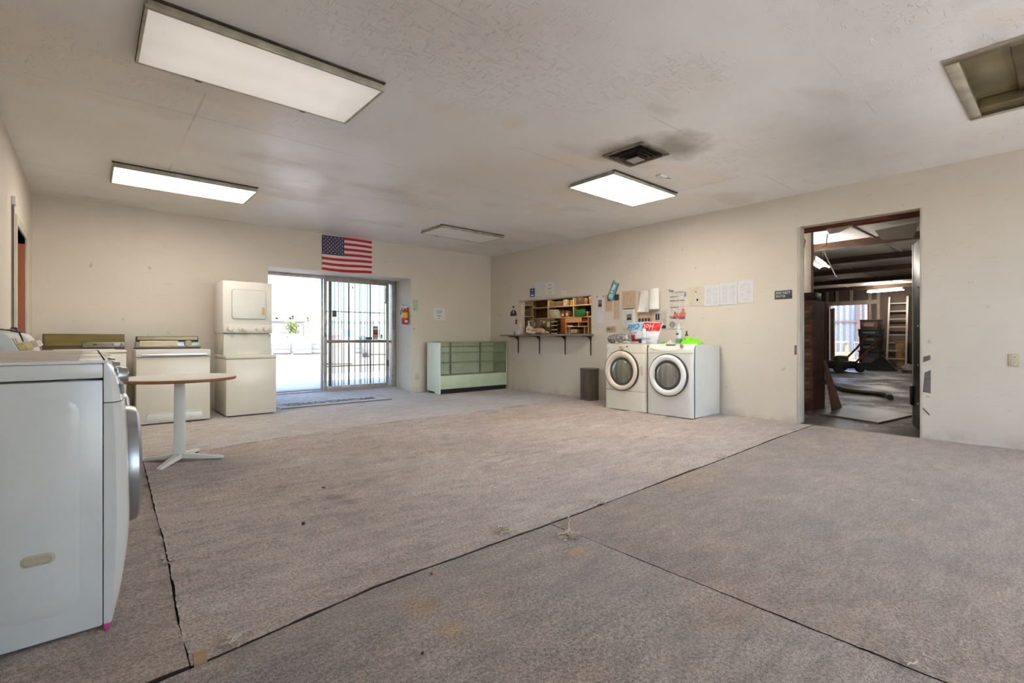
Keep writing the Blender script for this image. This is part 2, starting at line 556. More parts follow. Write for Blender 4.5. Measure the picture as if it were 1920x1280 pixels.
# unseen wall behind the camera; its two windows are added to supply daylight
m = MB()
WN = [(1.2, 3.85), (4.0, 6.65)]
WZ0, WZ1 = 0.15, 2.7
m.box(XL - 0.15, XR + XT, YF - 0.2, YF, -0.1, WZ0); m.box(XL - 0.15, XR + XT, YF - 0.2, YF, WZ1, 3.05)
ed = [XL - 0.15] + [q for w_ in WN for q in w_] + [XR + XT]
for q in range(0, len(ed), 2):
    m.box(ed[q], ed[q + 1], YF - 0.2, YF, WZ0, WZ1)
struct(m.build('wall_front', WALL, smooth=0, merge=False), 'unseen off-white wall behind the viewer with two windows added for daylight', 'wall')
CLEAR = glass_mat('clear window glass', (250, 252, 251), 0.05)
for i, (a, b) in enumerate(WN):
    w = sempty('window_%d' % (i + 2), 'wide aluminium window added unseen behind the viewer for daylight', (a, YF - 0.12, WZ0))
    w['category'] = 'window'
    ww, hh = b - a, WZ1 - WZ0
    m = MB()
    m.box(0, ww, 0, 0.05, 0, 0.05); m.box(0, ww, 0, 0.05, hh - 0.05, hh); m.box(0, 0.05, 0, 0.05, 0, hh); m.box(ww - 0.05, ww, 0, 0.05, 0, hh); m.box(ww / 2 - 0.025, ww / 2 + 0.025, 0, 0.05, 0, hh)
    m.build('window_frame', ALU, w)
    B(0.05, ww / 2 - 0.025, 0.02, 0.026, 0.05, hh - 0.05).build('pane', CLEAR, w, smooth=0)
    B(ww / 2 + 0.025, ww - 0.05, 0.02, 0.026, 0.05, hh - 0.05).build('pane', CLEAR, w, smooth=0)

# ceiling, with the recess of the open light fitting cut out
FX0, FX1, FY0, FY1 = 4.29, 5.54, -0.12, 0.545
m = MB()
xs, ys = [XL - 0.15, FX0, FX1, XR + XT], [YF - 0.2, FY0, FY1, YB + 0.02]
for i in range(3):
    for j in range(3):
        if (i, j) != (1, 1):
            m.box(xs[i], xs[i + 1], ys[j], ys[j + 1], HC, 3.03)
m.box(xs[0], xs[3], ys[0], ys[3], 3.03, 3.36)
ce = struct(m.build('ceiling', CEIL, smooth=0, merge=False), 'white painted flake board ceiling with stains', 'ceiling')

# trims
TRIM = mat('dirty painted timber', (205, 196, 180), 0.6, var=0.12, vscale=8, stretch=(1, 1, 0.4))
m = MB()
m.box(XR - 0.004, XR + XT + 0.02, DY1 - 0.03, DY1, 0, DZ); m.box(XR - 0.004, XR + XT + 0.02, DY0, DY0 + 0.02, 0, DZ)
struct(m.build('trim_1', TRIM, bev=0.003), 'chipped off-white jamb of the workshop doorway', 'trim')
m = MB()
t = 0.018
m.box(XR - 0.006, XR + XT + 0.01, PY0 - t, PY0 + 0.002, PZ0, PZ1 + t); m.box(XR - 0.006, XR + XT + 0.01, PY1 - 0.002, PY1 + t, PZ0, PZ1 + t); m.box(XR - 0.006, XR + XT + 0.01, PY0 + 0.002, PY1 - 0.002, PZ1 - 0.002, PZ1 + t)
struct(m.build('trim_2', TRIM, bev=0.002), 'off-white lining of the service window', 'trim')
# left doorway casing
m = MB()
m.box(XL - 0.15, XL + 0.015, LY0 - 0.09, LY0, 0, LZ + 0.09); m.box(XL - 0.15, XL + 0.015, LY1, LY1 + 0.09, 0, LZ + 0.09); m.box(XL - 0.15, XL + 0.015, LY0, LY1, LZ, LZ + 0.09)
struct(m.build('trim_3', TRIM, bev=0.003), 'off-white casing of the left doorway', 'trim')
d1 = sempty('door_1', 'red-brown wooden door standing open in the left doorway', (XL - 0.003, 7.701, 0.01))
d1['category'] = 'door'
B(-0.86, 0, -0.02, 0.018, 0, 2.12).build('door_leaf', BROWN_WOOD, d1, bev=0.003)
m = MB()
for z0, z1 in ((0.2, 0.9), (1.05, 1.95)):
    for xx0, xx1 in ((-0.76, -0.46), (-0.40, -0.10)):
        m.box(xx0, xx1, -0.026, -0.018, z0, z1)
m.build('panel', BROWN_WOOD, d1, bev=0.006)
MB().cyl((-0.8, -0.02, 1.0), (-0.8, -0.07, 1.0), 0.012, 0.026, 12).build('door_knob', SILVER, d1)

BACKING = mat('dark carpet backing', (70, 56, 46), 0.95, var=0.2)
# ------------------------------------------------------------------ carpet strips (pieces of the floor)
def interp(tab, q):
    if q <= tab[0][0]: return tab[0][1]
    for (a, b), (c, d) in zip(tab, tab[1:]):
        if q <= c:
            return b + (d - b) * (q - a) / (c - a)
    return tab[-1][1]
MAIN = [(-0.54, 1.86), (0.156, 1.893), (0.35, 1.913), (0.935, 1.995), (1.79, 2.002), (2.28, 2.009), (2.82, 2.027), (4.45, 2.08), (5.68, 2.129), (6.63, 2.151), (6.9, 2.155)]
LEFT = [(1.8, 0.25), (2.0, 0.254), (2.31, 0.259), (2.69, 0.281), (3.22, 0.301), (3.75, 0.31), (4.72, 0.34), (5.56, 0.361), (6, 0.37)]
FAR = [(-0.54, 5.56), (0.36, 5.56), (1.01, 5.53), (1.43, 5.62), (2.01, 5.70), (2.84, 5.76), (3.96, 5.75), (5.53, 5.84), (6.9, 5.86)]
jit = lambda q, s, a: a * noise.noise(Vector((q * 7, s, 0))) + a * 0.7 * noise.noise(Vector((q * 31, s, 3)))
def ridge(x, y, s, fx, fy, p):
    n = noise.noise(Vector((x * fx, y * fy, s)))
    return max(0.0, 1 - abs(n) * 3.2) ** p
def carpet(label, m, bounds, nu, nv, zfn, th=0.012):
    g = MB()
    def fn(u, v):
        x, y = bounds(u, v)
        return (x, y, zfn(x, y))
    g.grid(fn, nu, nv)
    # turned-down rim so that the strip has a thickness
    N = nu + 1
    rim = [i for i in range(N)] + [j * N + nu for j in range(1, nv + 1)] + [nv * N + i for i in range(nu - 1, -1, -1)] + [j * N for j in range(nv - 1, 0, -1)]
    base = len(g.v)
    g.v += [(g.v[i][0], g.v[i][1], min(g.v[i][2] - th, -0.013)) for i in rim]
    L = len(rim)
    g.f += [(rim[k], base + k, base + (k + 1) % L, rim[(k + 1) % L]) for k in range(L)]
    g.mi += [1] * L
    o = g.build('carpet_strip', [m, BACKING], fl, smooth=50, merge=False)
    o['label'] = label
    return o
def zA(x, y):
    amp = 0.5 + 0.5 * noise.noise(Vector((x * 0.5, y * 0.6, 2)))
    far = min(1.0, max(0.3, (y - 2.2) / 1.2))
    z = 0.026 * amp * far * ridge(x + 0.4 * y, y - 0.05 * x, 1.0, 0.45, 3.2, 3)
    z += 0.012 * far * ridge(x, y + 0.08 * x, 5.0, 1.3, 9.0, 2)
    e = max(0.0, x - interp(LEFT, y))
    z += 0.016 * math.exp(-e / 0.10) * max(0.0, noise.noise(Vector((y * 9, 3, 1))) + 0.1) * (1 if y > 2.1 else 0.4)
    z += 0.012 * math.exp(-abs(y - 3.42 - 0.02 * x) / 0.02) * math.exp(-e / 0.5)
    z += 0.010 * math.exp(-abs(y - 2.86 + 0.07 * x) / 0.03) * math.exp(-max(0, x - 0.9) / 0.4)
    e2 = max(0.0, y - interp(MAIN, x))
    z += 0.003 * math.exp(-e2 / 0.05)
    return z
def bA(u, v):
    y = 2.0 + 3.7 * v
    x = interp(LEFT, y) + jit(y, 1, 0.006) + u ** 1.15 * 0
    x = x + (6.80 - x) * u
    lo = interp(MAIN, x) + 0.003 + jit(x, 2, 0.004)
    hi = interp(FAR, x) - 0.004 + jit(x, 9, 0.008)
    return x, lo + (hi - lo) * v
carpet('wrinkled mauve-brown carpet strip across the middle', CARPET_A, bA, 250, 190, zA)
def bB(u, v):
    y = 1.87 + 3.69 * v
    x1 = interp(LEFT, y) - 0.001 + jit(y, 21, 0.003)
    x = -0.535 + (x1 + 0.535) * u
    lo = interp(MAIN, x) + 0.008 + jit(x, 22, 0.004)
    return x, lo + (5.55 - lo) * v
carpet('narrow ribbed brown carpet strip beside the washers', CARPET_B, bB, 40, 150,
       lambda x, y: 0.003 + 0.005 * ridge(x, y, 8, 1.5, 2.5, 2))
def bC(u, v):
    x = -0.535 + (2.028 + 0.535) * u
    hi = interp(MAIN, x) - 0.006 + jit(x, 31, 0.003)
    y = -1.67 + (hi + 1.67) * v
    if u > 0.999: x += jit(y, 33, 0.005)
    return x, y
carpet('grey-brown carpet strip in the foreground', CARPET_C, bC, 110, 120, lambda x, y: 0.001 + 0.004 * noise.noise(Vector((x * 2, y * 2, 3))))
def bD(u, v):
    x = 2.029 + (6.80 - 2.029) * u
    hi = interp(MAIN, x) - 0.006 + jit(x, 41, 0.003)
    y = -1.67 + (hi + 1.67) * v
    if u < 0.001: x += jit(y, 33, 0.005)
    return x, y
carpet('brown carpet strip in front of the workshop doorway', CARPET_D, bD, 190, 120,
       lambda x, y: 0.001 + 0.005 * ridge(x - 0.3 * y, y, 12, 0.5, 2.0, 2) * max(0, noise.noise(Vector((x * .7, y * .7, 4))) + 0.3) + 0.003 * math.exp(-abs(x - 2.033) / 0.05))
def bE(u, v):
    x = -0.535 + (6.80 + 0.535) * u
    lo = interp(FAR, x) + 0.006 + jit(x, 9, 0.008)
    return x, lo + (8.60 - lo) * v
carpet('pale faded carpet strip by the entrance', CARPET_E, bE, 180, 90,
       lambda x, y: 0.001 + 0.006 * ridge(x, y, 18, 0.4, 2.2, 3) * max(0, noise.noise(Vector((x * .6, y * .6, 9))) + 0.4))
# bare plywood where a corner of carpet has been torn off
mm = MB()
mm.add([(0.262, 1.900, 0.0075), (0.300, 1.904, 0.0075), (0.305, 1.972, 0.0075), (0.268, 1.972, 0.0075)], [(0, 1, 2, 3)])
mm.add([(0.262, 1.900, -0.013), (0.300, 1.904, -0.013), (0.305, 1.972, -0.013), (0.268, 1.972, -0.013)], [(0, 1, 2, 3)])
mm.f += [(0, 1, 5, 4), (1, 2, 6, 5), (2, 3, 7, 6), (3, 0, 4, 7)]; mm.mi += [0] * 4
o = mm.build('plywood_patch', PLY, fl, smooth=0, merge=False)

# entrance ramp rising between the reveals to the sliding door
RAMP = carpet_material('pale dusty ramp', (208, 203, 198), (198, 191, 184), (212, 208, 204))
m = MB()
m.hexa([(EX0, YB - 0.01, -0.1), (EX1, YB - 0.01, -0.1), (EX1, YO, -0.1), (EX0, YO, -0.1)],
       [(EX0, YB - 0.01, 0.002), (EX1, YB - 0.01, 0.002), (EX1, YO, 0.092), (EX0, YO, 0.092)])
o = m.build('entry_ramp', RAMP, fl, smooth=0)
o['label'] = 'pale ramp rising to the sliding door'

# ------------------------------------------------------------------ street door
MULL = mat('bronze grey aluminium frame', (176, 170, 162), 0.45, 0.35, var=0.12, vscale=10)
MULL_D = mat('dark grey aluminium stile', (136, 130, 122), 0.45, 0.35, var=0.12, vscale=10)
FILM = glass_mat('blue film glass', (230, 240, 242), 0.1, 0.05, (190, 210, 212))
dr = sempty('door_2', 'grey aluminium sliding glass entrance door', (0, 9.28, 0.085))
dr['category'] = 'door'
Zt = 2.25 - 0.085
m = MB()
m.box(4.715, 4.80, -0.06, 0.07, 0, Zt); m.box(3.30, 3.335, 0.0, 0.06, 0, Zt)
m.build('jamb', MULL, dr, bev=0.004)
B(2.21, 4.715, -0.03, 0.07, Zt - 0.055, Zt).build('head_track', MULL, dr, bev=0.003)
B(2.21, 4.715, -0.04, 0.07, -0.012, 0.018).build('sill_track', MULL, dr, bev=0.003)
B(3.335, 3.39, -0.04, -0.005, 0.018, Zt - 0.055).build('stile', MULL, dr, bev=0.004)
B(4.60, 4.66, -0.04, -0.005, 0.018, Zt - 0.055).build('stile', MULL, dr, bev=0.004)
B(3.39, 4.60, -0.04, -0.005, 0.018, 0.088).build('bottom_rail', MULL, dr, bev=0.004)
B(3.39, 4.60, -0.04, -0.005, 0.905, 0.96).build('middle_rail', MULL_D, dr, bev=0.004)
B(3.39, 4.60, -0.04, -0.005, Zt - 0.10, Zt - 0.055).build('top_rail', MULL, dr, bev=0.004)
B(3.39, 4.60, -0.025, -0.019, 0.96, Zt - 0.10).build('upper_pane', FILM, dr, smooth=0)
B(3.39, 4.60, -0.025, -0.019, 0.088, 0.905).build('lower_pane', CLEAR, dr, smooth=0)
B(3.445, 3.50, 0.01, 0.05, 0.018, Zt - 0.055).build('rear_stile', MULL_D, dr, bev=0.004)
B(4.66, 4.715, 0.01, 0.05, 0.905, 0.95).build('rear_rail', MULL_D, dr, bev=0.003)
o = MB().tube([(3.36, -0.04, 1.06), (3.36, -0.085, 1.06), (3.36, -0.09, 1.12), (3.36, -0.085, 1.24), (3.36, -0.04, 1.24)], 0.011, 8).build('pull_handle', CHROME, dr)
B(3.345, 3.375, -0.052, -0.04, 1.02, 1.10).build('lock_plate', STEEL_DK, dr, bev=0.003)
m = MB(); m.cyl((4.575, -0.06, 1.72), (4.575, -0.06, 2.02), 0.014, n=10); m.tube([(4.575, -0.06, 2.02), (4.575, -0.062, 2.1), (4.60, -0.045, 2.13)], 0.006, 6); m.box(4.562, 4.588, -0.062, -0.035, 1.70, 1.73)
m.build('door_closer', mat('old bronze metal', (150, 132, 112), 0.4, 0.6), dr)
B(3.485, 3.565, -0.062, -0.04, 1.40, 1.52).build('alarm_box', STEEL_DK, dr, bev=0.004)
B(4.607, 4.652, -0.048, -0.04, 0.42, 0.55).build('finger_pull', STEEL_DK, dr, bev=0.004)
# window stickers on the pane
st = MB(); st.box(4.32, 4.42, -0.0285, -0.0265, 0.965, 1.235)
o = st.build('card_sticker', mat('sticker dark', (52, 50, 52), 0.4), dr, smooth=0)
for z, col, nm in ((1.18, (214, 206, 190), 'pale'), (1.115, (190, 52, 34), 'red'), (1.04, (214, 140, 70), 'orange'), (0.985, (196, 210, 226), 'blue')):
    B(4.33, 4.41, -0.0300, -0.0288, z - 0.02, z + 0.03).build('sticker_band', mat('sticker ' + nm, col, 0.4), o, smooth=0)
m = MB(); m.lathe([(0.0001, -0.0312), (0.017, -0.0312), (0.017, -0.0302)], 16, (4.357, 0, 1.12), 1); 
m.build('sticker_disc', mat('sticker disc red', (196, 30, 24), 0.4), o)
B(4.165, 4.30, -0.0285, -0.0265, 0.965, 1.018).build('notice_sticker', mat('sticker slate', (70, 96, 110), 0.4), dr, smooth=0)
B(4.475, 4.52, -0.0285, -0.0265, 0.985, 1.07).build('hours_sticker', mat('sticker sage', (176, 186, 160), 0.4), dr, smooth=0)
B(3.875, 3.905, -0.0285, -0.0265, 1.965, 1.992).build('alarm_sensor', BLACK, dr, smooth=0)

# folding security bars behind the glass, plus bars modelled from their reflection
g = thing('security_grille', 'dark steel security bars behind the glass door, some modelled from their reflection', 'grille', (0, 9.46, 0.095))
BAR = mat('dark steel bars', (92, 88, 86), 0.5, 0.4)
bars = [3.42, 3.583, 3.622, 3.691, 3.76, 3.801, 3.902, 4.025, 4.129, 4.154, 4.234, 4.288, 4.352, 4.417, 4.549, 4.66]
for i, bx in enumerate(bars):
    r = 0.012 if i in (6, 12) else 0.0055
    B(bx - r, bx + r, -r, r, 0, 2.13).build('bar', BAR, g, smooth=0)
for z in (0.44, 1.505):
    B(3.40, 4.68, -0.012, -0.004, z - 0.009, z + 0.009).build('cross_bar', BAR, g, smooth=0)

# ------------------------------------------------------------------ ceiling fittings
FRAME = mat('grimy cream light frame', (192, 184, 164), 0.45, 0.2, var=0.2, vscale=6)
GRIME = mat('dark grime', (78, 68, 54), 0.8, var=0.25, vscale=12)
def lens_mat(name, emit, estr, base=(226, 222, 214)):
    k = Nodes(name)
    v = k.coord('Object')
    ch = k.new('ShaderNodeTexChecker')
    k.l.new(k.coord('Object', (1, 1, 1), rot=(0, 0, PI / 4)), ch.inputs[0])
    ch.inputs[3].default_value = 90
    big = k.noise(v, 2.0, 3)
    k.l.new(k.mix(big, lin(base), lin(tuple(int(q * 0.93) for q in base))), k.b.inputs['Base Color'])
    k.b.inputs['Roughness'].default_value = 0.35
    if estr:
        x, y, z = k.sep(k.coord('Generated'))
        # the tubes shine brightest along the middle of the lens
        band = k.ramp(y, [(0.0, BW(0.78)), (0.25, BW(1.0)), (0.5, BW(0.9)), (0.75, BW(1.0)), (1.0, BW(0.8))])
        endf = k.ramp(x, [(0.0, BW(0.72)), (0.16, BW(1.0)), (0.84, BW(1.0)), (1.0, BW(0.72))])
        k.b.inputs['Emission Color'].default_value = lin(emit)
        k.l.new(k.math('MULTIPLY', k.math('MULTIPLY', band, endf), estr), k.b.inputs['Emission Strength'])
    k.l.new(k.bump(ch.outputs[1], 0.25, 0.002), k.b.inputs['Normal'])
    return k.m
LENS_L = lens_mat('lit prismatic lens left', (255, 246, 233), LAMP_LEFT)
LENS_R = lens_mat('lit prismatic lens right', (255, 246, 233), LAMP_RIGHT)
LENS_DIM = lens_mat('dim prismatic lens', (255, 246, 236), 0.085, (246, 244, 240))
LENS_OFF = lens_mat('unlit prismatic lens', (255, 240, 220), 0.0, (246, 244, 240))
def fixture(label, X0, X1, Y0, Y1, zb, lens):
    cx, cy = (X0 + X1) / 2, (Y0 + Y1) / 2
    w, d = (X1 - X0) / 2, (Y1 - Y0) / 2
    t = thing('ceiling_light', label, 'ceiling light', (cx, cy, zb), 0, 'prismatic ceiling lights')
    h = HC - zb
    m = MB()
    m.box(-w + 0.012, w - 0.012, -d + 0.012, d - 0.012, 0.016, h)
    m.build('housing', FRAME, t, bev=0.002)
    f = MB(); e = 0.016
    f.box(-w, w, -d, -d + e, 0, 0.02); f.box(-w, w, d - e, d, 0, 0.02); f.box(-w, -w + e, -d + e, d - e, 0, 0.02); f.box(w - e, w, -d + e, d - e, 0, 0.02)
    fo = f.build('frame', FRAME, t, bev=0.003)
    for q in (-0.5, 0.5):
        B(q * w - 0.02, q * w + 0.02, d - 0.006, d + 0.004, -0.003, 0.016).build('latch', GRIME, fo)
    g = MB(); g.box(-w - 0.004, w + 0.004, -d - 0.008, -d + 0.02, h - 0.010, h); g.build('grime_line', GRIME, t)
    B(-w + e, w - e, -d + e, d - e, 0.004, 0.010).build('lens', lens, t, smooth=0)
    return t
fixture('large ceiling light nearest the viewer with dim white lens', 0.225, 1.60, 3.24, 3.95, 2.842, LENS_DIM)
fixture('lit ceiling light above the washers in the left corner', 0.185, 1.55, 6.50, 7.20, 2.848, LENS_L)
fixture('unlit ceiling light in front of the flag wall by the corner', 4.26, 5.57, 6.66, 7.30, 2.855, LENS_OFF)
fixture('lit ceiling light next to the air vent', 4.30, 5.57, 3.28, 3.95, 2.86, LENS_R)

OLIVE = mat('tarnished olive reflector', (150, 138, 104), 0.4, 0.35, var=0.3, vscale=2.5)
OLIVE_D = mat('scorched olive reflector', (112, 98, 72), 0.45, 0.3, var=0.35, vscale=3)
t = thing('open_ceiling_light', 'recessed ceiling light without its lens, olive metal inside', 'ceiling light', (FX0, FY0, HC))
W_, D_ = FX1 - FX0, FY1 - FY0
m = MB()
m.box(-0.04, 0.03, -0.04, D_ + 0.04, -0.012, 0); m.box(W_ - 0.03, W_ + 0.04, -0.04, D_ + 0.04, -0.012, 0); m.box(0.03, W_ - 0.03, -0.04, 0.03, -0.012, 0); m.box(0.03, W_ - 0.03, D_ - 0.03, D_ + 0.04, -0.012, 0)
m.build('frame', FRAME, t, bev=0.003)
m = MB()
m.box(0.002, W_ - 0.002, 0.002, D_ - 0.002, 0.112, 0.12)
m.hexa([(0.002, 0.002, 0), (0.01, 0.002, 0), (0.01, D_ - 0.002, 0), (0.002, D_ - 0.002, 0)], [(0.12, 0.002, 0.112), (0.13, 0.002, 0.112), (0.13, D_ - 0.002, 0.112), (0.12, D_ - 0.002, 0.112)])
m.hexa([(W_ - 0.01, 0.002, 0), (W_ - 0.002, 0.002, 0), (W_ - 0.002, D_ - 0.002, 0), (W_ - 0.01, D_ - 0.002, 0)], [(W_ - 0.13, 0.002, 0.112), (W_ - 0.12, 0.002, 0.112), (W_ - 0.12, D_ - 0.002, 0.112), (W_ - 0.13, D_ - 0.002, 0.112)])
m.box(0.002, W_ - 0.002, 0.002, 0.008, 0, 0.112); m.box(0.002, W_ - 0.002, D_ - 0.008, D_ - 0.002, 0, 0.112)
m.build('reflector', OLIVE, t)
B(0.14, W_ - 0.14, D_ / 2 - 0.08, D_ / 2 + 0.08, 0.075, 0.111).build('ballast_cover', OLIVE_D, t, bev=0.008)
for sx in (0.10, W_ - 0.13):
    B(sx, sx + 0.03, 0.03, D_ - 0.03, 0.02, 0.09).build('socket_bar', OLIVE, t, bev=0.003)
    for q in range(4):
        yy = 0.09 + q * (D_ - 0.18) / 3
        MB().cyl((sx + 0.032, yy, 0.05), (sx + 0.055, yy, 0.05), 0.022, 0.018, 12).build('lamp_socket', GRIME, t)

# air vent: nested square louvres stepping down
t = thing('ceiling_vent', 'sooty square air vent in the ceiling beside the lit panel', 'air vent', (4.11, 2.875, HC))
VM = mat('sooty vent metal', (104, 92, 78), 0.5, 0.3, var=0.35, vscale=14)
m = MB(); a = 0.235
for r0, r1, z0, z1 in ((a, a - 0.045, -0.012, 0.0),):
    m.box(-r0, r0, -r0, -r1, z0, z1); m.box(-r0, r0, r1, r0, z0, z1); m.box(-r0, -r1, -r1, r1, z0, z1); m.box(r1, r0, -r1, r1, z0, z1)
m.build('frame', mat('vent frame', (150, 138, 122), 0.5, 0.2, var=0.3, vscale=12), t, bev=0.002)
B(-0.19, 0.19, -0.19, 0.19, -0.003, -0.001).build('dark_throat', mat('soot', (30, 26, 22), 0.9), t, smooth=0)
for i, r in enumerate((0.185, 0.152, 0.119, 0.086)):
    m = MB(); q = r - 0.022; z1, z0 = -0.006 - i * 0.008, -0.022 - i * 0.010
    for k in range(4):
        Mz = Matrix.Rotation(k * PI / 2, 4, 'Z')
        pts = [Mz @ Vector(p) for p in ((-q, -q, z1), (q, -q, z1), (r, -r, z0), (-r, -r, z0))]
        pt2 = [p + Vector((0, 0, 0.003)) for p in pts]
        m.hexa(pts, pt2)
    m.build('louvre', VM, t)
B(-0.066, 0.066, -0.066, 0.066, -0.058, -0.054).build('centre_plate', mat('pale vent plate', (176, 172, 166), 0.45, 0.2), t)
t = thing('ceiling_outlet_box', 'small pale box on the ceiling beside the lit panel', 'junction box', (4.86, 3.06, HC))
B(-0.06, 0.06, -0.035, 0.035, -0.02, 0).build('cover_plate', PLASTIC_W, t, bev=0.003)
MB().tube([(0.06, 0, -0.01), (0.12, -0.02, -0.008), (0.16, -0.02, -0.004)], 0.006, 6).build('cable', GREY, t)

# ------------------------------------------------------------------ front-loading machines by the left wall
def front_loader(label, Y0, width, group):
    """x out of the wall, y along it; world x = -0.5 + local x"""
    t = thing('front_load_washer', label, 'washing machine', (-0.50, Y0, 0.0), 0, group)
    w, bx, H = width, 0.542, 0.998
    # cabinet with a pressed panel on the side
    m = MB(); m.box(0, bx - 0.002, 0, w, 0.016, 0.925)
    m.build('cabinet', WHITE, t, bev=0.006)
    side = MB()
    def rrect(x0, x1, z0, z1, r, n=5):
        pts = []
        for cx, cz, a0 in ((x1 - r, z1 - r, 0), (x0 + r, z1 - r, 90), (x0 + r, z0 + r, 180), (x1 - r, z0 + r, 270)):
            for i in range(n + 1):
                a = R_(a0 + 90 * i / n)
                pts.append((cx + r * math.cos(a), cz + r * math.sin(a)))
        return pts
    def ring(o, i_, y0, y1):
        n = len(o)
        vs = [(p[0], y0, p[1]) for p in o] + [(p[0], y1, p[1]) for p in i_]
        side.add(vs, [(k, (k + 1) % n, n + (k + 1) % n, n + k) for k in range(n)])
    ring(rrect(0.255, 0.475, 0.10, 0.865, 0.06), rrect(0.270, 0.460, 0.115, 0.85, 0.05), -0.0004, -0.006)
    p = rrect(0.270, 0.460, 0.115, 0.85, 0.05)
    side.add([(q[0], -0.006, q[1]) for q in p], [tuple(range(len(p)))])
    side.build('pressed_panel', WHITE, t)
    h = MB()
    so, si = rrect(0.322, 0.412, 0.292, 0.332, 0.0199, 6), rrect(0.332, 0.402, 0.300, 0.324, 0.0119, 6)
    n = len(so)
    h.add([(q[0], -0.0065, q[1]) for q in so] + [(q[0], -0.010, q[1]) for q in si] + [(q[0], -0.0068, q[1] ) for q in si],
          [(k, (k + 1) % n, n + (k + 1) % n, n + k) for k in range(n)] + [(n + k, n + (k + 1) % n, 2 * n + (k + 1) % n, 2 * n + k) for k in range(n)] + [tuple(range(2 * n, 3 * n))])
    h.build('hand_grip', mat('beige grip plastic', (196, 184, 160), 0.5), t)
    B(0.0, bx - 0.001, 0.001, w - 0.001, 0.932, H - 0.012).build('top_rim', WHITE, t, bev=0.006)
    mt = MB(); mt.box(0.0, bx + 0.012, 0.0, w, H - 0.012, H); mt.build('top_panel', mat('warm white top', (228, 222, 214), 0.35, var=0.03), t, bev=0.005)
    B(0.03, bx - 0.07, 0.05, w - 0.05, H - 0.002, H + 0.0015).build('top_inset', mat('faded top inset', (214, 200, 186), 0.4, var=0.05), t)
    # bowed front, lower door panel and control panel
    PROF = [(0.016, 0.028), (0.12, 0.048), (0.25, 0.062), (0.40, 0.068), (0.55, 0.066), (0.70, 0.060), (0.80, 0.052), (0.88, 0.044), (0.95, 0.034), (0.985, 0.022), (0.998, 0.006)]
    pf = lambda z: interp(PROF, z)
    def front(u, v, z0, z1, extra=0.0):
        z = z0 + (z1 - z0) * v
        y = w * u
        s = 1 - (2 * u - 1) ** 2
        ex = min(1.0, 14 * min(u, 1 - u))
        return (bx + pf(z) * (0.55 + 0.45 * ex ** 0.5) + 0.024 * s * min(1, z / 0.3) * min(1, (H - z) / 0.12) + extra, y, z)
    def shell(z0, z1, name, m_, nv):
        g = MB()
        g.grid(lambda u, v: front(u, v, z0, z1), 24, nv)
        k = len(g.v)
        N = 25
        for side_i in (0, 24):
            col = [g.v[j * N + side_i] for j in range(nv + 1)]
            a = len(g.v)
            g.add(col + [(bx, q[1], q[2]) for q in col], [(j, j + 1, nv + 2 + j, nv + 1 + j) for j in range(nv)])
        for row in (0, nv):
            r = [g.v[row * N + i] for i in range(N)]
            g.add(r + [(bx, q[1], q[2]) for q in r], [(i, i + 1, N + i + 1, N + i) for i in range(N - 1)])
        return g.build(name, m_, t, smooth=40)
    shell(0.016, 0.838, 'front_panel', WHITE, 18)
    cp = shell(0.842, 0.998, 'control_panel', mat('control panel white', (232, 231, 228), 0.22, coat=0.4, var=0.01), 8)
    # drawer recess, buttons, dial
    x_at = lambda y, z: front(y / w, (z - 0.842) / 0.156, 0.842, 0.998)[0]
    d = MB(); d.box(x_at(0.13, 0.885) - 0.008, x_at(0.13, 0.885) + 0.004, 0.05, 0.21, 0.865, 0.905); d.build('drawer_grip', GREY, cp, bev=0.004)
    B(x_at(0.13, 0.945) - 0.004, x_at(0.13, 0.945) + 0.004, 0.06, 0.20, 0.935, 0.962).build('drawer_badge', SILVER, cp, bev=0.002)
    yk, zk = 0.30, 0.922
    k = MB(); xk = x_at(yk, zk)
    k.lathe([(0.040, xk - 0.01), (0.040, xk + 0.006), (0.036, xk + 0.012), (0.033, xk + 0.028), (0.028, xk + 0.033), (0.0001, xk + 0.034)], 28, (0, yk, zk), 0)
    k.build('program_dial', SILVER, cp, smooth=40)
    B(xk - 0.012, xk + 0.003, 0.40, 0.58, 0.90, 0.95).build('display', BLACK, cp, bev=0.003)
    m = MB()
    for q in range(4):
        m.box(xk - 0.016, xk + 0.004, 0.41 + q * 0.045, 0.44 + q * 0.045, 0.868, 0.880)
    m.build('buttons', GREY, cp, bev=0.002)
    # round door
    yd, zd, xd = w / 2, 0.54, bx + 0.078
    r = MB()
    r.lathe([(0.245, xd - 0.02), (0.248, xd + 0.008), (0.240, xd + 0.034), (0.215, xd + 0.046), (0.185, xd + 0.040), (0.172, xd + 0.02)], 40, (0, yd, zd), 0)
    dd = r.build('door_ring', SILVER, t, smooth=40)
    gl = MB(); gl.lathe([(0.175, xd + 0.02), (0.15, xd + 0.034), (0.09, xd + 0.042), (0.0001, xd + 0.044)], 32, (0, yd, zd), 0)
    gl.build('door_glass', mat('smoked door glass', (60, 62, 62), 0.08, coat=0.6), dd, smooth=60)
    B(xd + 0.020, xd + 0.052, yd + 0.19, yd + 0.235, zd - 0.06, zd + 0.06).build('door_latch', DKGREY, dd, bev=0.006)
    for fx, fy in ((0.05, 0.05), (0.05, w - 0.05), (bx - 0.05, 0.05), (bx - 0.05, w - 0.05)):
        MB().lathe([(0.022, 0.0), (0.022, 0.010), (0.010, 0.011), (0.010, 0.0175)], 12, (fx, fy, 0)).build('foot', BISQUE, t)
    return t
front_loader('white front-load washer nearest the viewer, seen from its side', 2.362, 0.69, 'white front-load washers in the left row')
front_loader('second white front-load washer in the left row, silver dial showing', 3.07, 0.69, 'white front-load washers in the left row')
front_loader('third white front-load washer in the left row, mostly hidden', 3.78, 0.66, 'white front-load washers in the left row')

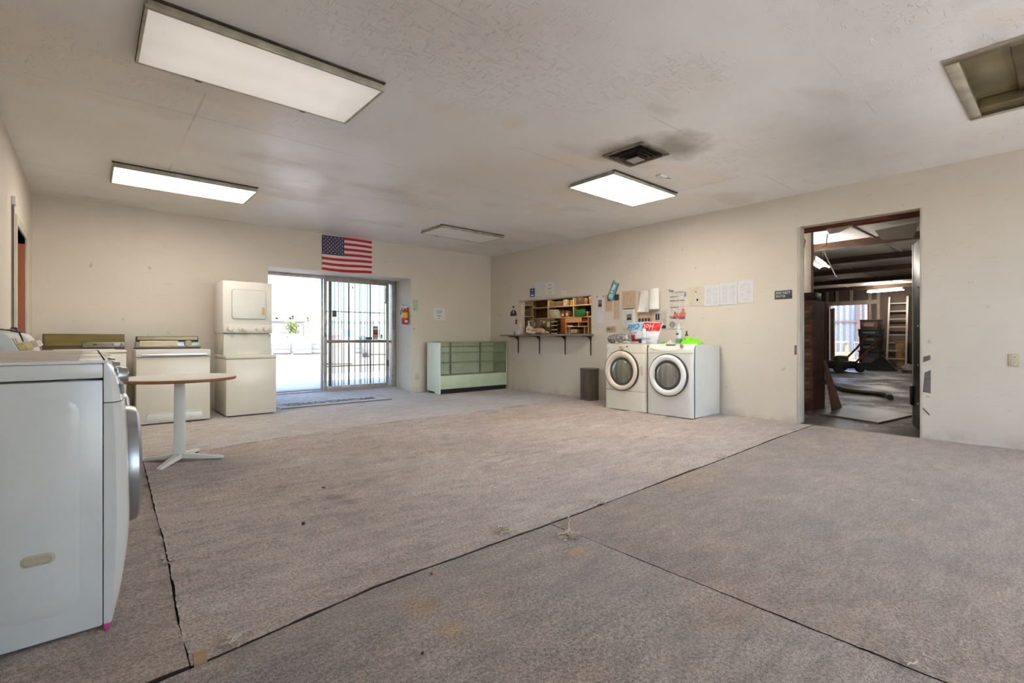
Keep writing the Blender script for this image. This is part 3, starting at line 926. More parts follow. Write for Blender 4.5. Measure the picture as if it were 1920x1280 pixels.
# top loaders further along the left wall
YKNOB = mat('yellowed plastic knob', (212, 196, 140), 0.4)
def top_loader(label, Y0, knobs):
    t = thing('top_load_washer', label, 'washing machine', (-0.50, Y0, 0.0), 0, 'top-load washers on the left wall')
    w, d = 0.685, 0.64
    B(0, d, 0, w, 0.02, 0.905).build('cabinet', WHITE, t, bev=0.012)
    B(0.0, d + 0.004, -0.002, w + 0.002, 0.905, 0.94).build('top_deck', WHITE, t, bev=0.012)
    B(0.17, d - 0.05, 0.07, w - 0.07, 0.938, 0.95).build('lid', WHITE, t, bev=0.008)
    prof = [(0.0, 0.935), (0.175, 0.935), (0.165, 0.965), (0.115, 1.085), (0.095, 1.112), (0.06, 1.125), (0.0, 1.125)]
    m = MB(); m.prism(prof, 1, 0.0, w)
    c = m.build('console', mat('pale grey console', (214, 218, 216), 0.4, var=0.02), t, bev=0.008)
    # sloping face plate with its controls
    nrm = Vector((0.12, 0, 0.05)).normalized()
    def P(y, s, off):
        p = Vector((0.165, y, 0.965)).lerp(Vector((0.115, y, 1.085)), s) + nrm * off
        return p
    fp = MB()
    fp.hexa([P(0.03, 0.06, 0), P(w - 0.03, 0.06, 0), P(w - 0.03, 0.95, 0), P(0.03, 0.95, 0)], [P(0.03, 0.06, 0.004), P(w - 0.03, 0.06, 0.004), P(w - 0.03, 0.95, 0.004), P(0.03, 0.95, 0.004)])
    fo = fp.build('face_plate', mat('face plate', (226, 216, 204), 0.35, var=0.04), c)
    if knobs == 'yellow':
        for y in (0.12, 0.24, 0.36, 0.50):
            MB().cyl(P(y, 0.4, 0.003), P(y, 0.4, 0.045), 0.034, 0.028, 18).build('knob', YKNOB, fo)
        for y in (0.05, 0.18, 0.60):
            q = MB(); q.hexa([P(y, 0.1, 0.004), P(y + 0.012, 0.1, 0.004), P(y + 0.012, 0.92, 0.004), P(y, 0.92, 0.004)], [P(y, 0.1, 0.006), P(y + 0.012, 0.1, 0.006), P(y + 0.012, 0.92, 0.006), P(y, 0.92, 0.006)])
            q.build('trim_strip', BLACK, fo)
    else:
        for y in (0.16, 0.34, 0.52):
            q = MB(); q.hexa([P(y, 0.3, 0.004), P(y + 0.06, 0.3, 0.004), P(y + 0.06, 0.75, 0.004), P(y, 0.75, 0.004)], [P(y, 0.3, 0.012), P(y + 0.06, 0.3, 0.012), P(y + 0.06, 0.75, 0.012), P(y, 0.75, 0.012)])
            q.build('rocker_switch', mat('tan switch', (176, 164, 150), 0.5), fo, bev=0.002)
        MB().cyl(P(0.62, 0.5, 0.003), P(0.62, 0.5, 0.04), 0.03, 0.025, 16).build('knob', PLASTIC_W, fo)
    return t
top_loader('top-load washer with a row of yellowed knobs by the left wall', 4.50, 'yellow')
top_loader('top-load washer with pale rounded console nearest the brown door', 5.56, 'white')
# power cord lying over the consoles and the conduit with its plug on the wall
t = thing('wall_conduit', 'thin dark cord in a pale conduit running down the left wall', 'conduit', (XL, 6.42, 1.15))
B(0.0, 0.022, 0.0, 0.055, 0.0, 1.16).build('conduit_channel', TRIM, t, bev=0.003)
MB().tube([(0.012, -0.003, 0), (0.013, -0.004, 0.5), (0.012, -0.003, 1.16)], 0.003, 6).build('cord', BLACK, t)
B(0.0, 0.03, -0.015, 0.07, 1.16, 1.24).build('wall_box', PLASTIC_W, t, bev=0.003)
t = thing('power_cord', 'black power cord and plug lying across the washer consoles', 'cord', (-0.43, 5.3, 1.12))
pts = [(-0.02, -0.95, 0.012), (-0.03, -0.7, 0.022), (0.0, -0.45, 0.016), (0.02, -0.2, 0.02), (-0.02, 0.05, 0.03), (-0.03, 0.25, 0.02), (-0.04, 0.4, 0.03)]
MB().tube(pts, 0.006, 8).build('cable', BLACK, t)
MB().tube([(0.01, -0.5, 0.016), (0.06, -0.42, 0.0), (0.075, -0.38, -0.06)], 0.005, 6).build('cable_end', BLACK, t)
m = MB(); m.hexa([(-0.055, 0.38, 0.012), (-0.015, 0.38, 0.012), (-0.015, 0.62, 0.016), (-0.055, 0.62, 0.016)], [(-0.055, 0.40, 0.05), (-0.015, 0.40, 0.05), (-0.02, 0.60, 0.042), (-0.05, 0.60, 0.042)])
m.build('plug', BLACK, t, bev=0.006)

# ------------------------------------------------------------------ machines on the back wall
OLIVE_GLASS = mat('olive control glass', (122, 108, 62), 0.15, coat=0.5, var=0.1, vscale=3, stretch=(1, 1, 6))
t = thing('olive_panel_washer', 'white washer with a wide olive control panel in the back left corner', 'washing machine', (-0.42, 7.62, 0))
B(0, 0.77, 0, 0.68, 0.03, 0.90).build('cabinet', CREAM, t, bev=0.01)
B(-0.004, 0.774, -0.006, 0.69, 0.90, 0.935).build('top_deck', CREAM, t, bev=0.01)
B(0.10, 0.67, 0.06, 0.48, 0.935, 0.945).build('lid', CREAM, t, bev=0.006)
m = MB(); m.prism([(0.80, 0.935), (0.66, 0.935), (0.715, 1.135), (0.80, 1.135)], 0, -0.012, 0.782)
c = m.build('console', mat('brown console case', (96, 74, 62), 0.45), t, bev=0.004)
def slope(y, z): return y
m = MB(); m.hexa([(0.008, 0.672, 0.985), (0.762, 0.672, 0.985), (0.762, 0.705, 1.123), (0.008, 0.705, 1.123)], [(0.008, 0.676, 0.985), (0.762, 0.676, 0.985), (0.762, 0.712, 1.123), (0.008, 0.712, 1.123)])
m.v = [(p[0], p[1] - 0.008, p[2]) for p in m.v]
m.build('olive_glass', OLIVE_GLASS, c)
m = MB(); m.box(0.36, 0.775, 0.642, 0.668, 0.965, 1.028)
p_ = m.build('chrome_strip', SILVER, c, bev=0.003)
B(0.37, 0.765, 0.636, 0.644, 0.978, 1.018).build('strip_inset', mat('worn taupe inset', (142, 128, 112), 0.4), p_, bev=0.002)
MB().lathe([(0.034, 0.612), (0.038, 0.634), (0.038, 0.64)], 20, (0.70, 0, 1.0), 1, 1.0, 0.6).build('dial', SILVER, p_)
B(0.46, 0.50, 0.63, 0.64, 0.990, 1.004).build('push_button', BLACK, p_)

t = thing('vintage_dryer', 'cream dryer with olive glass control strip beside the stacked unit', 'dryer', (0.435, 7.50, 0))
wd = 0.78
B(0, wd, 0.015, 0.72, 0.02, 0.845).build('cabinet', CREAM, t, bev=0.008)
m = MB(); m.hexa([(-0.003, -0.012, 0.848), (wd + 0.003, -0.012, 0.848), (wd + 0.003, 0.725, 0.848), (-0.003, 0.725, 0.848)], [(-0.003, -0.004, 0.935), (wd + 0.003, -0.004, 0.935), (wd + 0.003, 0.725, 0.935), (-0.003, 0.725, 0.935)])
top = m.build('top_deck', WHITE, t, bev=0.008)
B(0.05, wd - 0.04, -0.016, -0.008, 0.868, 0.880).build('trim_line', CHROME, top)
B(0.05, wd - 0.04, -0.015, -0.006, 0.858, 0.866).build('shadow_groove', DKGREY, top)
B(0.002, wd - 0.002, 0.0, 0.02, 0.02, 0.842).build('front_door', CREAM, t, bev=0.008)
m = MB(); m.hexa([(0.09, -0.014, 0.045), (0.70, -0.014, 0.045), (0.69, 0.004, 0.045), (0.10, 0.004, 0.045)], [(0.11, -0.010, 0.135), (0.68, -0.010, 0.135), (0.68, 0.004, 0.135), (0.11, 0.004, 0.135)])
kp = m.build('kick_panel', WHITE, t, bev=0.004)
B(0.11, 0.68, -0.006, 0.001, 0.137, 0.150).build('kick_lip', CREAM, kp, bev=0.003)
m = MB(); m.box(0.03, wd - 0.03, 0.60, 0.80, 0.955, 1.03)
for lx in (0.03, wd - 0.08):
    m.box(lx, lx + 0.05, 0.64, 0.78, 0.93, 0.957)
c = m.build('console', SILVER, t, bev=0.006)
B(0.04, wd - 0.04, 0.66, 0.80, 1.03, 1.105).build('console_cap', DKGREY, c, bev=0.006)
B(0.055, wd - 0.055, 0.648, 0.66, 1.058, 1.098).build('olive_band', mat('olive yellow glass', (150, 126, 48), 0.2, coat=0.4), c)
B(0.075, 0.495, 0.588, 0.601, 0.972, 1.045).build('control_window', PLASTIC_W, c, bev=0.003)
B(0.085, 0.485, 0.584, 0.590, 0.980, 1.036).build('olive_window', mat('pale olive glass', (176, 156, 88), 0.2, coat=0.4), c)
MB().lathe([(0.040, 0.560), (0.046, 0.584), (0.048, 0.60)], 20, (0.61, 0, 1.01), 1).build('timer_dial', mat('taupe dial', (150, 134, 116), 0.35, 0.3), c)
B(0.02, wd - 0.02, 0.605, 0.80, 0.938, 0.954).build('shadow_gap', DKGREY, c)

t = thing('stacked_laundry_unit', 'tall stacked washer and dryer standing next to the entrance', 'washer dryer', (1.405, 7.54, 0))
ws = 0.635
B(0, ws, 0.0, 0.78, 0.02, 0.795).build('washer_cabinet', CREAM, t, bev=0.012)
B(-0.004, ws + 0.004, -0.006, 0.78, 0.795, 0.845).build('washer_lid', CREAM, t, bev=0.012)
B(0.04, ws - 0.04, 0.04, 0.74, 0.0, 0.022).build('plinth', DKGREY, t)
m = MB(); m.hexa([(-0.03, 0.155, 0.846), (ws - 0.045, 0.155, 0.846), (ws - 0.045, 0.30, 0.846), (-0.03, 0.30, 0.846)], [(0.015, 0.225, 1.142), (ws - 0.015, 0.225, 1.142), (ws - 0.015, 0.30, 1.142), (0.015, 0.30, 1.142)])
m.v = [(p[0] + (0.025 if p[2] < 1 else 0), p[1], p[2]) for p in m.v]
m.build('sloping_panel', mat('light grey enamel', (206, 206, 196), 0.3, var=0.02), t, bev=0.003)
B(0.02, ws - 0.02, 0.28, 0.80, 0.846, 1.15).build('stand', CREAM, t, bev=0.004)
B(0.0, ws, 0.215, 0.86, 1.15, 1.885).build('dryer_cabinet', mat('bright cream enamel', (230, 227, 220), 0.3, var=0.02, coat=0.2), t, bev=0.014)
cp = B(0.004, ws - 0.004, 0.203, 0.216, 1.158, 1.272).build('control_panel', WHITE, t, bev=0.003)
for kx, kr in ((0.085, 0.042), (0.21, 0.026), (0.262, 0.026), (0.43, 0.026), (0.545, 0.042)):
    k = MB(); k.lathe([(kr * 0.7, 0.160), (kr * 0.8, 0.166), (kr * 0.82, 0.196), (kr, 0.198), (kr, 0.204)], 20, (kx, 0, 1.215), 1)
    k.build('knob', BISQUE, cp)
# dryer door with rounded corners and a seam
def rr(x0, x1, z0, z1, r, n=5):
    pts = []
    for cx, cz, a0 in ((x1 - r, z1 - r, 0), (x0 + r, z1 - r, 90), (x0 + r, z0 + r, 180), (x1 - r, z0 + r, 270)):
        for i in range(n + 1):
            a = R_(a0 + 90 * i / n)
            pts.append((cx + r * math.cos(a), cz + r * math.sin(a)))
    return pts
m = MB(); m.prism(rr(0.110, 0.552, 1.352, 1.770, 0.035), 1, 0.2105, 0.216); m.build('door_seam', mat('seam brown', (118, 100, 80), 0.6), t)
m = MB(); m.prism(rr(0.114, 0.548, 1.356, 1.766, 0.032), 1, 0.198, 0.216); dd = m.build('dryer_door', mat('door enamel', (224, 224, 218), 0.3, var=0.02), t, bev=0.003)
B(0.497, 0.527, 0.191, 0.199, 1.425, 1.525).build('door_pull', mat('brass yellow plastic', (208, 176, 104), 0.4), dd, bev=0.004)

# ------------------------------------------------------------------ pedestal table
t = thing('pedestal_table', 'round white pedestal table with brown edge and cross foot', 'table', (0.604, 5.163, 0))
m = MB(); m.lathe([(0.0001, 0.742), (0.432, 0.742), (0.436, 0.738)], 56); m.build('table_top', mat('white laminate', (232, 226, 218), 0.55, var=0.03), t, smooth=0)
m = MB(); m.lathe([(0.436, 0.738), (0.434, 0.722), (0.428, 0.713), (0.0001, 0.713)], 56); m.build('table_edge', mat('brown table edge', (160, 104, 66), 0.5, var=0.1), t, smooth=20)
CR = mat('white painted steel', (226, 224, 214), 0.35, var=0.02)
m = MB(); m.box(-0.16, 0.16, -0.012, 0.012, 0.695, 0.713); m.box(-0.012, 0.012, -0.16, 0.16, 0.695, 0.713); m.build('top_bracket', CR, t, bev=0.003)
m = MB(); m.hexa([(-0.044, -0.032, 0.05), (0.044, -0.032, 0.05), (0.044, 0.032, 0.05), (-0.044, 0.032, 0.05)], [(-0.038, -0.028, 0.70), (0.038, -0.028, 0.70), (0.038, 0.028, 0.70), (-0.038, 0.028, 0.70)])
m.build('column', CR, t, bev=0.006).rotation_euler = (0, 0, R_(-12))
for a in (-30, 60, 150, 240):
    M = Matrix.Rotation(R_(a), 4, 'Z')
    m = MB(); L = 0.355
    m.hexa([(0.0, -0.034, 0.030), (L, -0.024, 0.012), (L, 0.024, 0.012), (0.0, 0.034, 0.030)], [(0.0, -0.03, 0.075), (L, -0.019, 0.034), (L, 0.019, 0.034), (0.0, 0.03, 0.075)])
    f = m.build('foot', CR, t, M=M, bev=0.006)
    MB().cyl((L - 0.03, 0, 0.0), (L - 0.03, 0, 0.014), 0.018, n=12).build('glide', BLACK, f, M=M)

# ------------------------------------------------------------------ display case
MINT = mat('mint green paint', (200, 216, 186), 0.42, var=0.06, vscale=4)
MINT_P = mat('pale mint panel', (234, 240, 226), 0.42, var=0.03)
MINT_D = mat('olive green frame', (160, 164, 128), 0.45, 0.2, var=0.1)
SHELFG = glass_mat('green edge glass', (242, 248, 240), 0.1)
CASEG = glass_mat('case glass', (252, 254, 251), 0.12)
t = thing('display_case', 'empty mint green glass display case in the corner', 'display case', (5.085, 8.0, 0))
cw, cd, chh = 1.69, 0.46, 1.012
B(0.03, cw - 0.02, 0.02, cd - 0.02, 0.0, 0.092).build('toe_kick', BLACK, t)
m = MB(); m.prism([(0.012, 0.0), (0.16, 0.0), (0.19, 0.04), (cd, 0.05), (cd, chh - 0.006), (0.0, chh - 0.006), (0.0, 0.02)], 0, 0.0, 0.022); m.build('end_panel', MINT_P, t, bev=0.003)
m = MB(); m.prism([(0.012, 0.09), (cd, 0.09), (cd, chh - 0.006), (0.0, chh - 0.006), (0.0, 0.09)], 0, cw - 0.022, cw); m.build('end_panel', MINT, t, bev=0.003)
B(0.022, cw - 0.022, 0.0, 0.02, 0.092, 0.352).build('front_panel', MINT, t, bev=0.003)
B(0.022, cw - 0.022, 0.02, cd - 0.01, 0.335, 0.35).build('deck', mat('dusty deck', (200, 192, 170), 0.6, var=0.15), t)
m = MB()
for a, b in ((0.022, 0.038), (cw - 0.038, cw - 0.022)):
    m.box(a, b, -0.002, 0.014, 0.352, chh - 0.02)
m.box(0.0, cw, -0.002, 0.014, chh - 0.02, chh); m.box(0.0, cw, cd - 0.014, cd, chh - 0.02, chh); m.box(0.0, 0.014, 0, cd, chh - 0.02, chh); m.box(cw - 0.014, cw, 0, cd, chh - 0.02, chh)
m.build('frame', MINT_D, t, bev=0.002)
B(0.038, cw - 0.038, 0.003, 0.008, 0.352, chh - 0.02).build('front_pane', CASEG, t, smooth=0)
B(0.014, cw - 0.014, 0.014, cd - 0.014, chh - 0.012, chh - 0.006).build('top_pane', CASEG, t, smooth=0)
B(0.03, cw - 0.03, 0.03, 0.36, 0.795, 0.803).build('glass_shelf', SHELFG, t, smooth=0)
B(0.03, cw - 0.03, 0.03, 0.38, 0.598, 0.606).build('glass_shelf', SHELFG, t, smooth=0)
for zz, dd_ in ((0.787, 0.36), (0.590, 0.38)):
    B(0.024, cw - 0.024, 0.024, 0.030, zz, zz + 0.018).build('shelf_edge', MINT_D, t)
for xx in (0.52, 1.28):
    B(xx - 0.012, xx + 0.012, 0.39, 0.41, 0.352, chh - 0.02).build('back_post', MINT_D, t)
B(0.022, 0.52, cd - 0.03, cd - 0.02, 0.352, chh - 0.02).build('back_panel', MINT_P, t, smooth=0)
B(0.52, 1.32, cd - 0.022, cd - 0.012, 0.352, chh - 0.02).build('back_panel', mat('sage back panel', (228, 230, 210), 0.45, var=0.06), t, smooth=0)
B(1.30, cw - 0.022, cd - 0.03, cd - 0.02, 0.352, chh - 0.02).build('back_panel', mat('olive back panel', (216, 216, 182), 0.45, var=0.06), t, smooth=0)
B(0.022, cw - 0.022, cd - 0.05, cd - 0.02, 0.90, 0.92).build('door_track', MINT_D, t)

# ------------------------------------------------------------------ the two dryers on the right wall (x' = towards the room, rotated)
def wall_dryer(kind, label, Yc, width, xf, body, rim_mat, dc, dz, dr_, off):
    t = thing('front_load_dryer', label, 'dryer', (xf, Yc, 0.0))
    w = width / 2
    H, dep = 1.0, 6.775 - xf
    def fx(y, z):
        s = 1 - (y / w) ** 2
        return -0.028 * s * min(1, z / 0.35) - 0.012 * math.sin(PI * min(1, z / 0.9))
    # cabinet with rolled top edge
    if kind == 'white':
        prof = [(0.03, 0.015), (dep, 0.015), (dep, H - 0.008), (0.10, H - 0.006), (0.06, H - 0.02), (0.035, H - 0.05), (0.03, H - 0.09)]
    else:
        prof = [(0.03, 0.015), (dep, 0.015), (dep, H - 0.006), (0.06, H - 0.006), (0.035, H - 0.016), (0.03, H - 0.035)]
    m = MB(); m.prism(prof, 1, -w, w)
    m.build('cabinet', body, t, bev=0.008, smooth=40)
    def face(name, z0, z1, m_, nv, lift=0.0, top_curve=False):
        g = MB(); N = 24
        def fn(u, v):
            y = w - 2 * w * u
            z = z0 + (z1 - z0) * v
            x = fx(y, z) - lift
            ex = min(1.0, 16 * min(u, 1 - u))
            x = 0.03 + (x - 0.03) * ex ** 0.4
            if top_curve:
                q = max(0, (z - 0.90) / (H - 0.90))
                x = x + (0.13 - x) * (1 - math.sqrt(max(0, 1 - q * q * 0.98)))
            return (x, y, z)
        g.grid(fn, N, nv)
        for row in (0, nv):
            r = [g.v[row * (N + 1) + i] for i in range(N + 1)]
            g.add(r + [(0.06 if not top_curve or row == 0 else 0.14, q[1], q[2]) for q in r], [(i, i + 1, N + i + 2, N + i + 1) for i in range(N)])
        for sd in (0, N):
            c = [g.v[j * (N + 1) + sd] for j in range(nv + 1)]
            g.add(c + [(0.06 if q[2] < 0.9 or not top_curve else max(0.06, q[0] + 0.02), q[1], q[2]) for q in c], [(j, j + 1, nv + 2 + j, nv + 1 + j) for j in range(nv)])
        return g.build(name, m_, t, smooth=40)
    if kind == 'white':
        face('front_panel', 0.015, 0.872, body, 18)
        cp = face('console', 0.876, H, mat('soft white console', (224, 222, 212), 0.3, var=0.02), 10, 0.0, True)
        xs = fx(0, 0.95)
        # sweeping moulded lip under the controls
        pts = []
        for i in range(15):
            y = w * 0.72 - 2 * w * 0.72 * i / 14
            q = 1 - (y / (w * 0.72)) ** 2
            pts.append((fx(y, 0.92) + 0.004, y + 0.03, 0.945 - 0.04 * q))
        MB().tube(pts, 0.008, 8).build('moulded_lip', mat('soft white console', (0, 0, 0)), cp)
        B(0.022, 0.036, -0.08, 0.06, 0.978, 0.996).build('display', mat('grey display', (120, 120, 114), 0.3), cp, bev=0.003)
        m = MB(); m.cyl((0.012, -0.19, 0.965), (-0.012, -0.19, 0.985), 0.026, 0.022, 18); m.build('dial', SILVER, cp)
    else:
        face('kick_panel', 0.015, 0.30, body, 8, 0.004)
        face('front_panel', 0.305, 0.862, body, 14)
        cp = face('console', 0.866, 0.992, mat('almond console', (226, 217, 200), 0.3, var=0.03), 6)
        xs = fx(0, 0.93)
        MB().cyl((xs + 0.01, 0.03, 0.935), (xs - 0.026, 0.03, 0.935), 0.036, 0.030, 18).build('dial', mat('tan dial', (186, 168, 138), 0.4), cp)
        B(xs - 0.004, xs + 0.01, -0.075, -0.055, 0.945, 0.965).build('indicator', BLACK, cp, bev=0.002)
        MB().lathe([(0.0001, xs - 0.001), (0.026, xs + 0.001), (0.026, xs + 0.02)], 20, (0, 0.29, 0.94), 0, 1.0, 0.6).build('badge', PLASTIC_W, cp)
        B(fx(-0.31, 0.6) - 0.002, fx(-0.31, 0.6) + 0.02, -0.325, -0.285, 0.54, 0.68).build('warning_label', mat('label print', (206, 198, 182), 0.5), t, bev=0.002)
    # porthole door: dark seam, raised ring, tinted bowl
    xd = fx(dc, dz) - 0.004
    m = MB(); m.lathe([(dr_ + 0.012, xd + 0.03), (dr_ + 0.010, xd - 0.010), (dr_ - 0.01, xd - 0.012)], 56, (0, dc, dz), 0); m.build('door_seam', DKGREY, t, smooth=50)
    q = dr_ * 0.69
    oy, oz = off
    g = MB(); n = 56
    rings = [(dr_, 0.0, xd + 0.0), (dr_ - 0.004, 0.0, xd - 0.022), (dr_ * 0.92, 0.1, xd - 0.036), (dr_ * 0.80, 0.6, xd - 0.034), (q + 0.01, 1.0, xd - 0.016), (q, 1.0, xd + 0.004)]
    for r, k, xx in rings:
        for i in range(n):
            a = 2 * PI * i / n
            g.v.append((xx, dc + oy * k + r * math.cos(a), dz + oz * k + r * math.sin(a)))
    for j in range(len(rings) - 1):
        for i in range(n):
            g.f.append((j * n + i, j * n + (i + 1) % n, (j + 1) * n + (i + 1) % n, (j + 1) * n + i)); g.mi.append(0)
    dd = g.build('door_ring', rim_mat, t, smooth=50)
    m = MB(); m.lathe([(q + 0.002, xd + 0.002), (q * 0.95, xd - 0.008), (q * 0.7, xd - 0.018), (q * 0.35, xd - 0.024), (0.0001, xd - 0.026)], 48, (0, dc + oy, dz + oz), 0)
    m.build('door_glass', mat('porthole glass ' + kind, (140, 135, 128) if kind == 'white' else (122, 120, 102), 0.06, coat=0.8, var=0.25, vscale=2.5, stretch=(1, 6, 0.7)), dd, smooth=70)
    if kind == 'white':
        B(xd - 0.034, xd - 0.02, dc + q - 0.01, dc + q + 0.012, dz - 0.05, dz + 0.05).build('hinge_cover', WHITE, dd, bev=0.004)
    else:
        B(xd - 0.038, xd - 0.028, dc - 0.04, dc + 0.05, dz + dr_ - 0.035, dz + dr_ - 0.02).build('door_grip', BISQUE, dd, bev=0.004)
    for fy in (-w + 0.06, w - 0.06):
        for fxx in (0.09, dep - 0.06):
            MB().cyl((fxx, fy, 0), (fxx, fy, 0.018), 0.02, n=12).build('foot', BLACK, t)
    return t
wall_dryer('white', 'white front-load dryer with white porthole ring under the newspaper page', 3.677, 0.705, 6.03, WHITE, mat('bright white ring', (234, 234, 232), 0.25, coat=0.3, var=0.01), -0.008, 0.575, 0.283, (0.0, 0.0))
wall_dryer('cream', 'cream front-load dryer with almond porthole ring beside the waste bin', 4.42, 0.735, 6.04, CREAM, mat('almond ring', (222, 208, 188), 0.3, coat=0.3, var=0.02), 0.03, 0.60, 0.292, (-0.012, -0.012))

# waste bin
t = thing('waste_bin', 'dark grey-brown cylindrical waste bin beside the cream dryer', 'waste bin', (6.62, 5.585, 0))
BINM = mat('taupe metal bin', (98, 88, 80), 0.5, 0.2, var=0.15, vscale=5, stretch=(3, 3, 0.4))
m = MB(); m.lathe([(0.0001, 0.004), (0.150, 0.004), (0.155, 0.0), (0.158, 0.02), (0.160, 0.545), (0.155, 0.545), (0.152, 0.03), (0.0001, 0.03)], 36); m.build('bin_body', BINM, t)
m = MB(); m.lathe([(0.152, 0.538), (0.165, 0.538), (0.168, 0.548), (0.163, 0.556), (0.152, 0.553)], 36); m.build('rim', mat('bin rim', (112, 98, 88), 0.5, 0.2), t)
m = MB(); m.lathe([(0.1585, 0.016), (0.164, 0.02), (0.164, 0.034), (0.159, 0.038)], 36); m.build('base_ring', mat('bin rim', (0, 0, 0)), t)
B(-0.1635, -0.157, -0.004, 0.004, 0.03, 0.54).build('side_seam', BINM, t)

# ------------------------------------------------------------------ printed sheets
def print_mat(name, base, ink, cols, rows, dens=0.5, alpha=0.55, head=0.0, margin=0.06):
    k = Nodes(name)
    x, y, z = k.sep(k.coord('Generated'))
    def band(q, a, b):
        return k.math('MULTIPLY', k.math('GREATER_THAN', q, a), k.math('LESS_THAN', q, b))
    area = k.math('MULTIPLY', band(x, margin, 1 - margin), band(z, margin, 1 - margin - head))
    fx = k.math('FRACT', k.math('MULTIPLY', k.math('SUBTRACT', x, margin), cols / (1 - 2 * margin)))
    colm = band(fx, 0.06, 0.94)
    fz = k.math('FRACT', k.math('MULTIPLY', z, rows))
    line = k.math('GREATER_THAN', fz, 0.45)
    mp = k.coord('Generated', (cols * 9, 1, rows))
    wn = k.new('ShaderNodeTexNoise'); k.l.new(mp, wn.inputs['Vector']); wn.inputs['Scale'].default_value = 1.0; wn.inputs['Detail'].default_value = 1
    words = k.math('GREATER_THAN', wn.outputs[0], 1 - dens)
    blk = k.noise(k.coord('Generated', (cols, 1, 5)), 1.3, 2)
    f = k.math('MULTIPLY', k.math('MULTIPLY', area, colm), k.math('MULTIPLY', line, words))
    f = k.math('MULTIPLY', f, k.ramp(blk, [(0.35, BW(0.45)), (0.6, BW(1))]))
    age = k.noise(k.coord('Generated', (1, 1, 1)), 3, 3)
    paper = k.mix(age, lin(base), lin(tuple(int(q * 0.93) for q in base)))
    k.l.new(k.mix(k.math('MULTIPLY', f, alpha), paper, lin(ink)), k.b.inputs['Base Color'])
    k.b.inputs['Roughness'].default_value = 0.8
    k.b.inputs['Specular IOR Level'].default_value = 0.2
    return k.m
NEWS = print_mat('yellowed newsprint', (214, 190, 164), (96, 78, 62), 2, 46, 0.55, 0.5)
NEWS3 = print_mat('yellowed newsprint wide', (212, 186, 158), (92, 74, 58), 4, 40, 0.55, 0.5, 0.05)
NEWS_G = print_mat('grey newsprint', (208, 204, 196), (70, 66, 64), 3, 44, 0.55, 0.55, 0.08)
NEWS_W = print_mat('pale newspaper page', (222, 216, 206), (90, 84, 80), 3, 60, 0.5, 0.55, 0.02)
LETTER = print_mat('typed white sheet', (224, 224, 226), (110, 112, 124), 1, 30, 0.5, 0.32, 0.06, 0.1)
LETTER_T = print_mat('typed table sheet', (222, 223, 226), (120, 118, 132), 2, 34, 0.6, 0.32, 0.05, 0.08)
FADED = print_mat('faded cream flyer', (220, 212, 194), (150, 138, 116), 2, 24, 0.5, 0.45)
BLANK = mat('plain white sheet', (226, 222, 214), 0.8, var=0.02)
INK = mat('black ink', (44, 40, 38), 0.7)
INK_G = mat('grey ink', (120, 116, 112), 0.7)
PHOTO = mat('dark photo print', (66, 58, 54), 0.5, var=0.3, vscale=30)
SKIN = mat('photo skin tone', (178, 140, 116), 0.6, var=0.2, vscale=40)

def sheet(name, label, cat, wall, a, b, z0, z1, m, curl=0.004, tilt=0.0, seed=0, off=0.002, group=None, lift=None):
    """wall 'R': a, b are the world y of its left and right edge; wall 'B': world x."""
    w, h = abs(b - a), z1 - z0
    c = (a + b) / 2
    g = MB()
    def fn(u, v):
        x, z = (u - 0.5) * w, (v - 0.5) * h
        y = -off - curl * (0.5 + noise.noise(Vector((u * 1.7 + seed, v * 1.9, seed)))) - curl * 1.6 * max(0, 0.35 - v) - (lift(u, v) if lift else 0)
        return (x, y, z)
    g.grid(fn, 8, 10)
    if wall == 'R':
        o = g.build(name, m, loc=(XR, c, (z0 + z1) / 2), rot=(0, tilt, -PI / 2), recalc=False)
    else:
        o = g.build(name, m, loc=(c, YB, (z0 + z1) / 2), rot=(0, tilt, 0), recalc=False)
    return tag(o, label, cat, group)
def flat(parent, name, m, poly, y=-0.0075):
    g = MB()
    g.add([(p[0], y, p[1]) for p in poly], [tuple(range(len(poly)))])
    return g.build(name, m, parent, smooth=0, recalc=False)
def rect(x0, x1, z0, z1): return [(x0, z0), (x1, z0), (x1, z1), (x0, z1)]
def ell(cx, cz, rx, rz, n=16): return [(cx + rx * math.cos(2 * PI * i / n), cz + rz * math.sin(2 * PI * i / n)) for i in range(n)]
def pic(parent, cx, cz, w, h, name='photo_print', portrait=False, y=-0.0085):
    o = flat(parent, name, PHOTO if not portrait else mat('photo backdrop', (142, 126, 112), 0.5), rect(cx - w / 2, cx + w / 2, cz - h / 2, cz + h / 2), y)
    if portrait:
        flat(o, 'shoulders', mat('photo dark clothes', (58, 46, 46), 0.6), [(cx - w * .46, cz - h * .48), (cx + w * .46, cz - h * .48), (cx + w * .42, cz - h * .2), (cx + w * .16, cz - h * .02), (cx - w * .16, cz - h * .02), (cx - w * .42, cz - h * .2)], y - 0.0006)
        flat(o, 'hair', mat('photo dark hair', (62, 48, 40), 0.6), ell(cx, cz + h * .2, w * .2, h * .19), y - 0.0009)
        flat(o, 'face', SKIN, ell(cx, cz + h * .15, w * .16, h * .16), y - 0.0012)
    return o

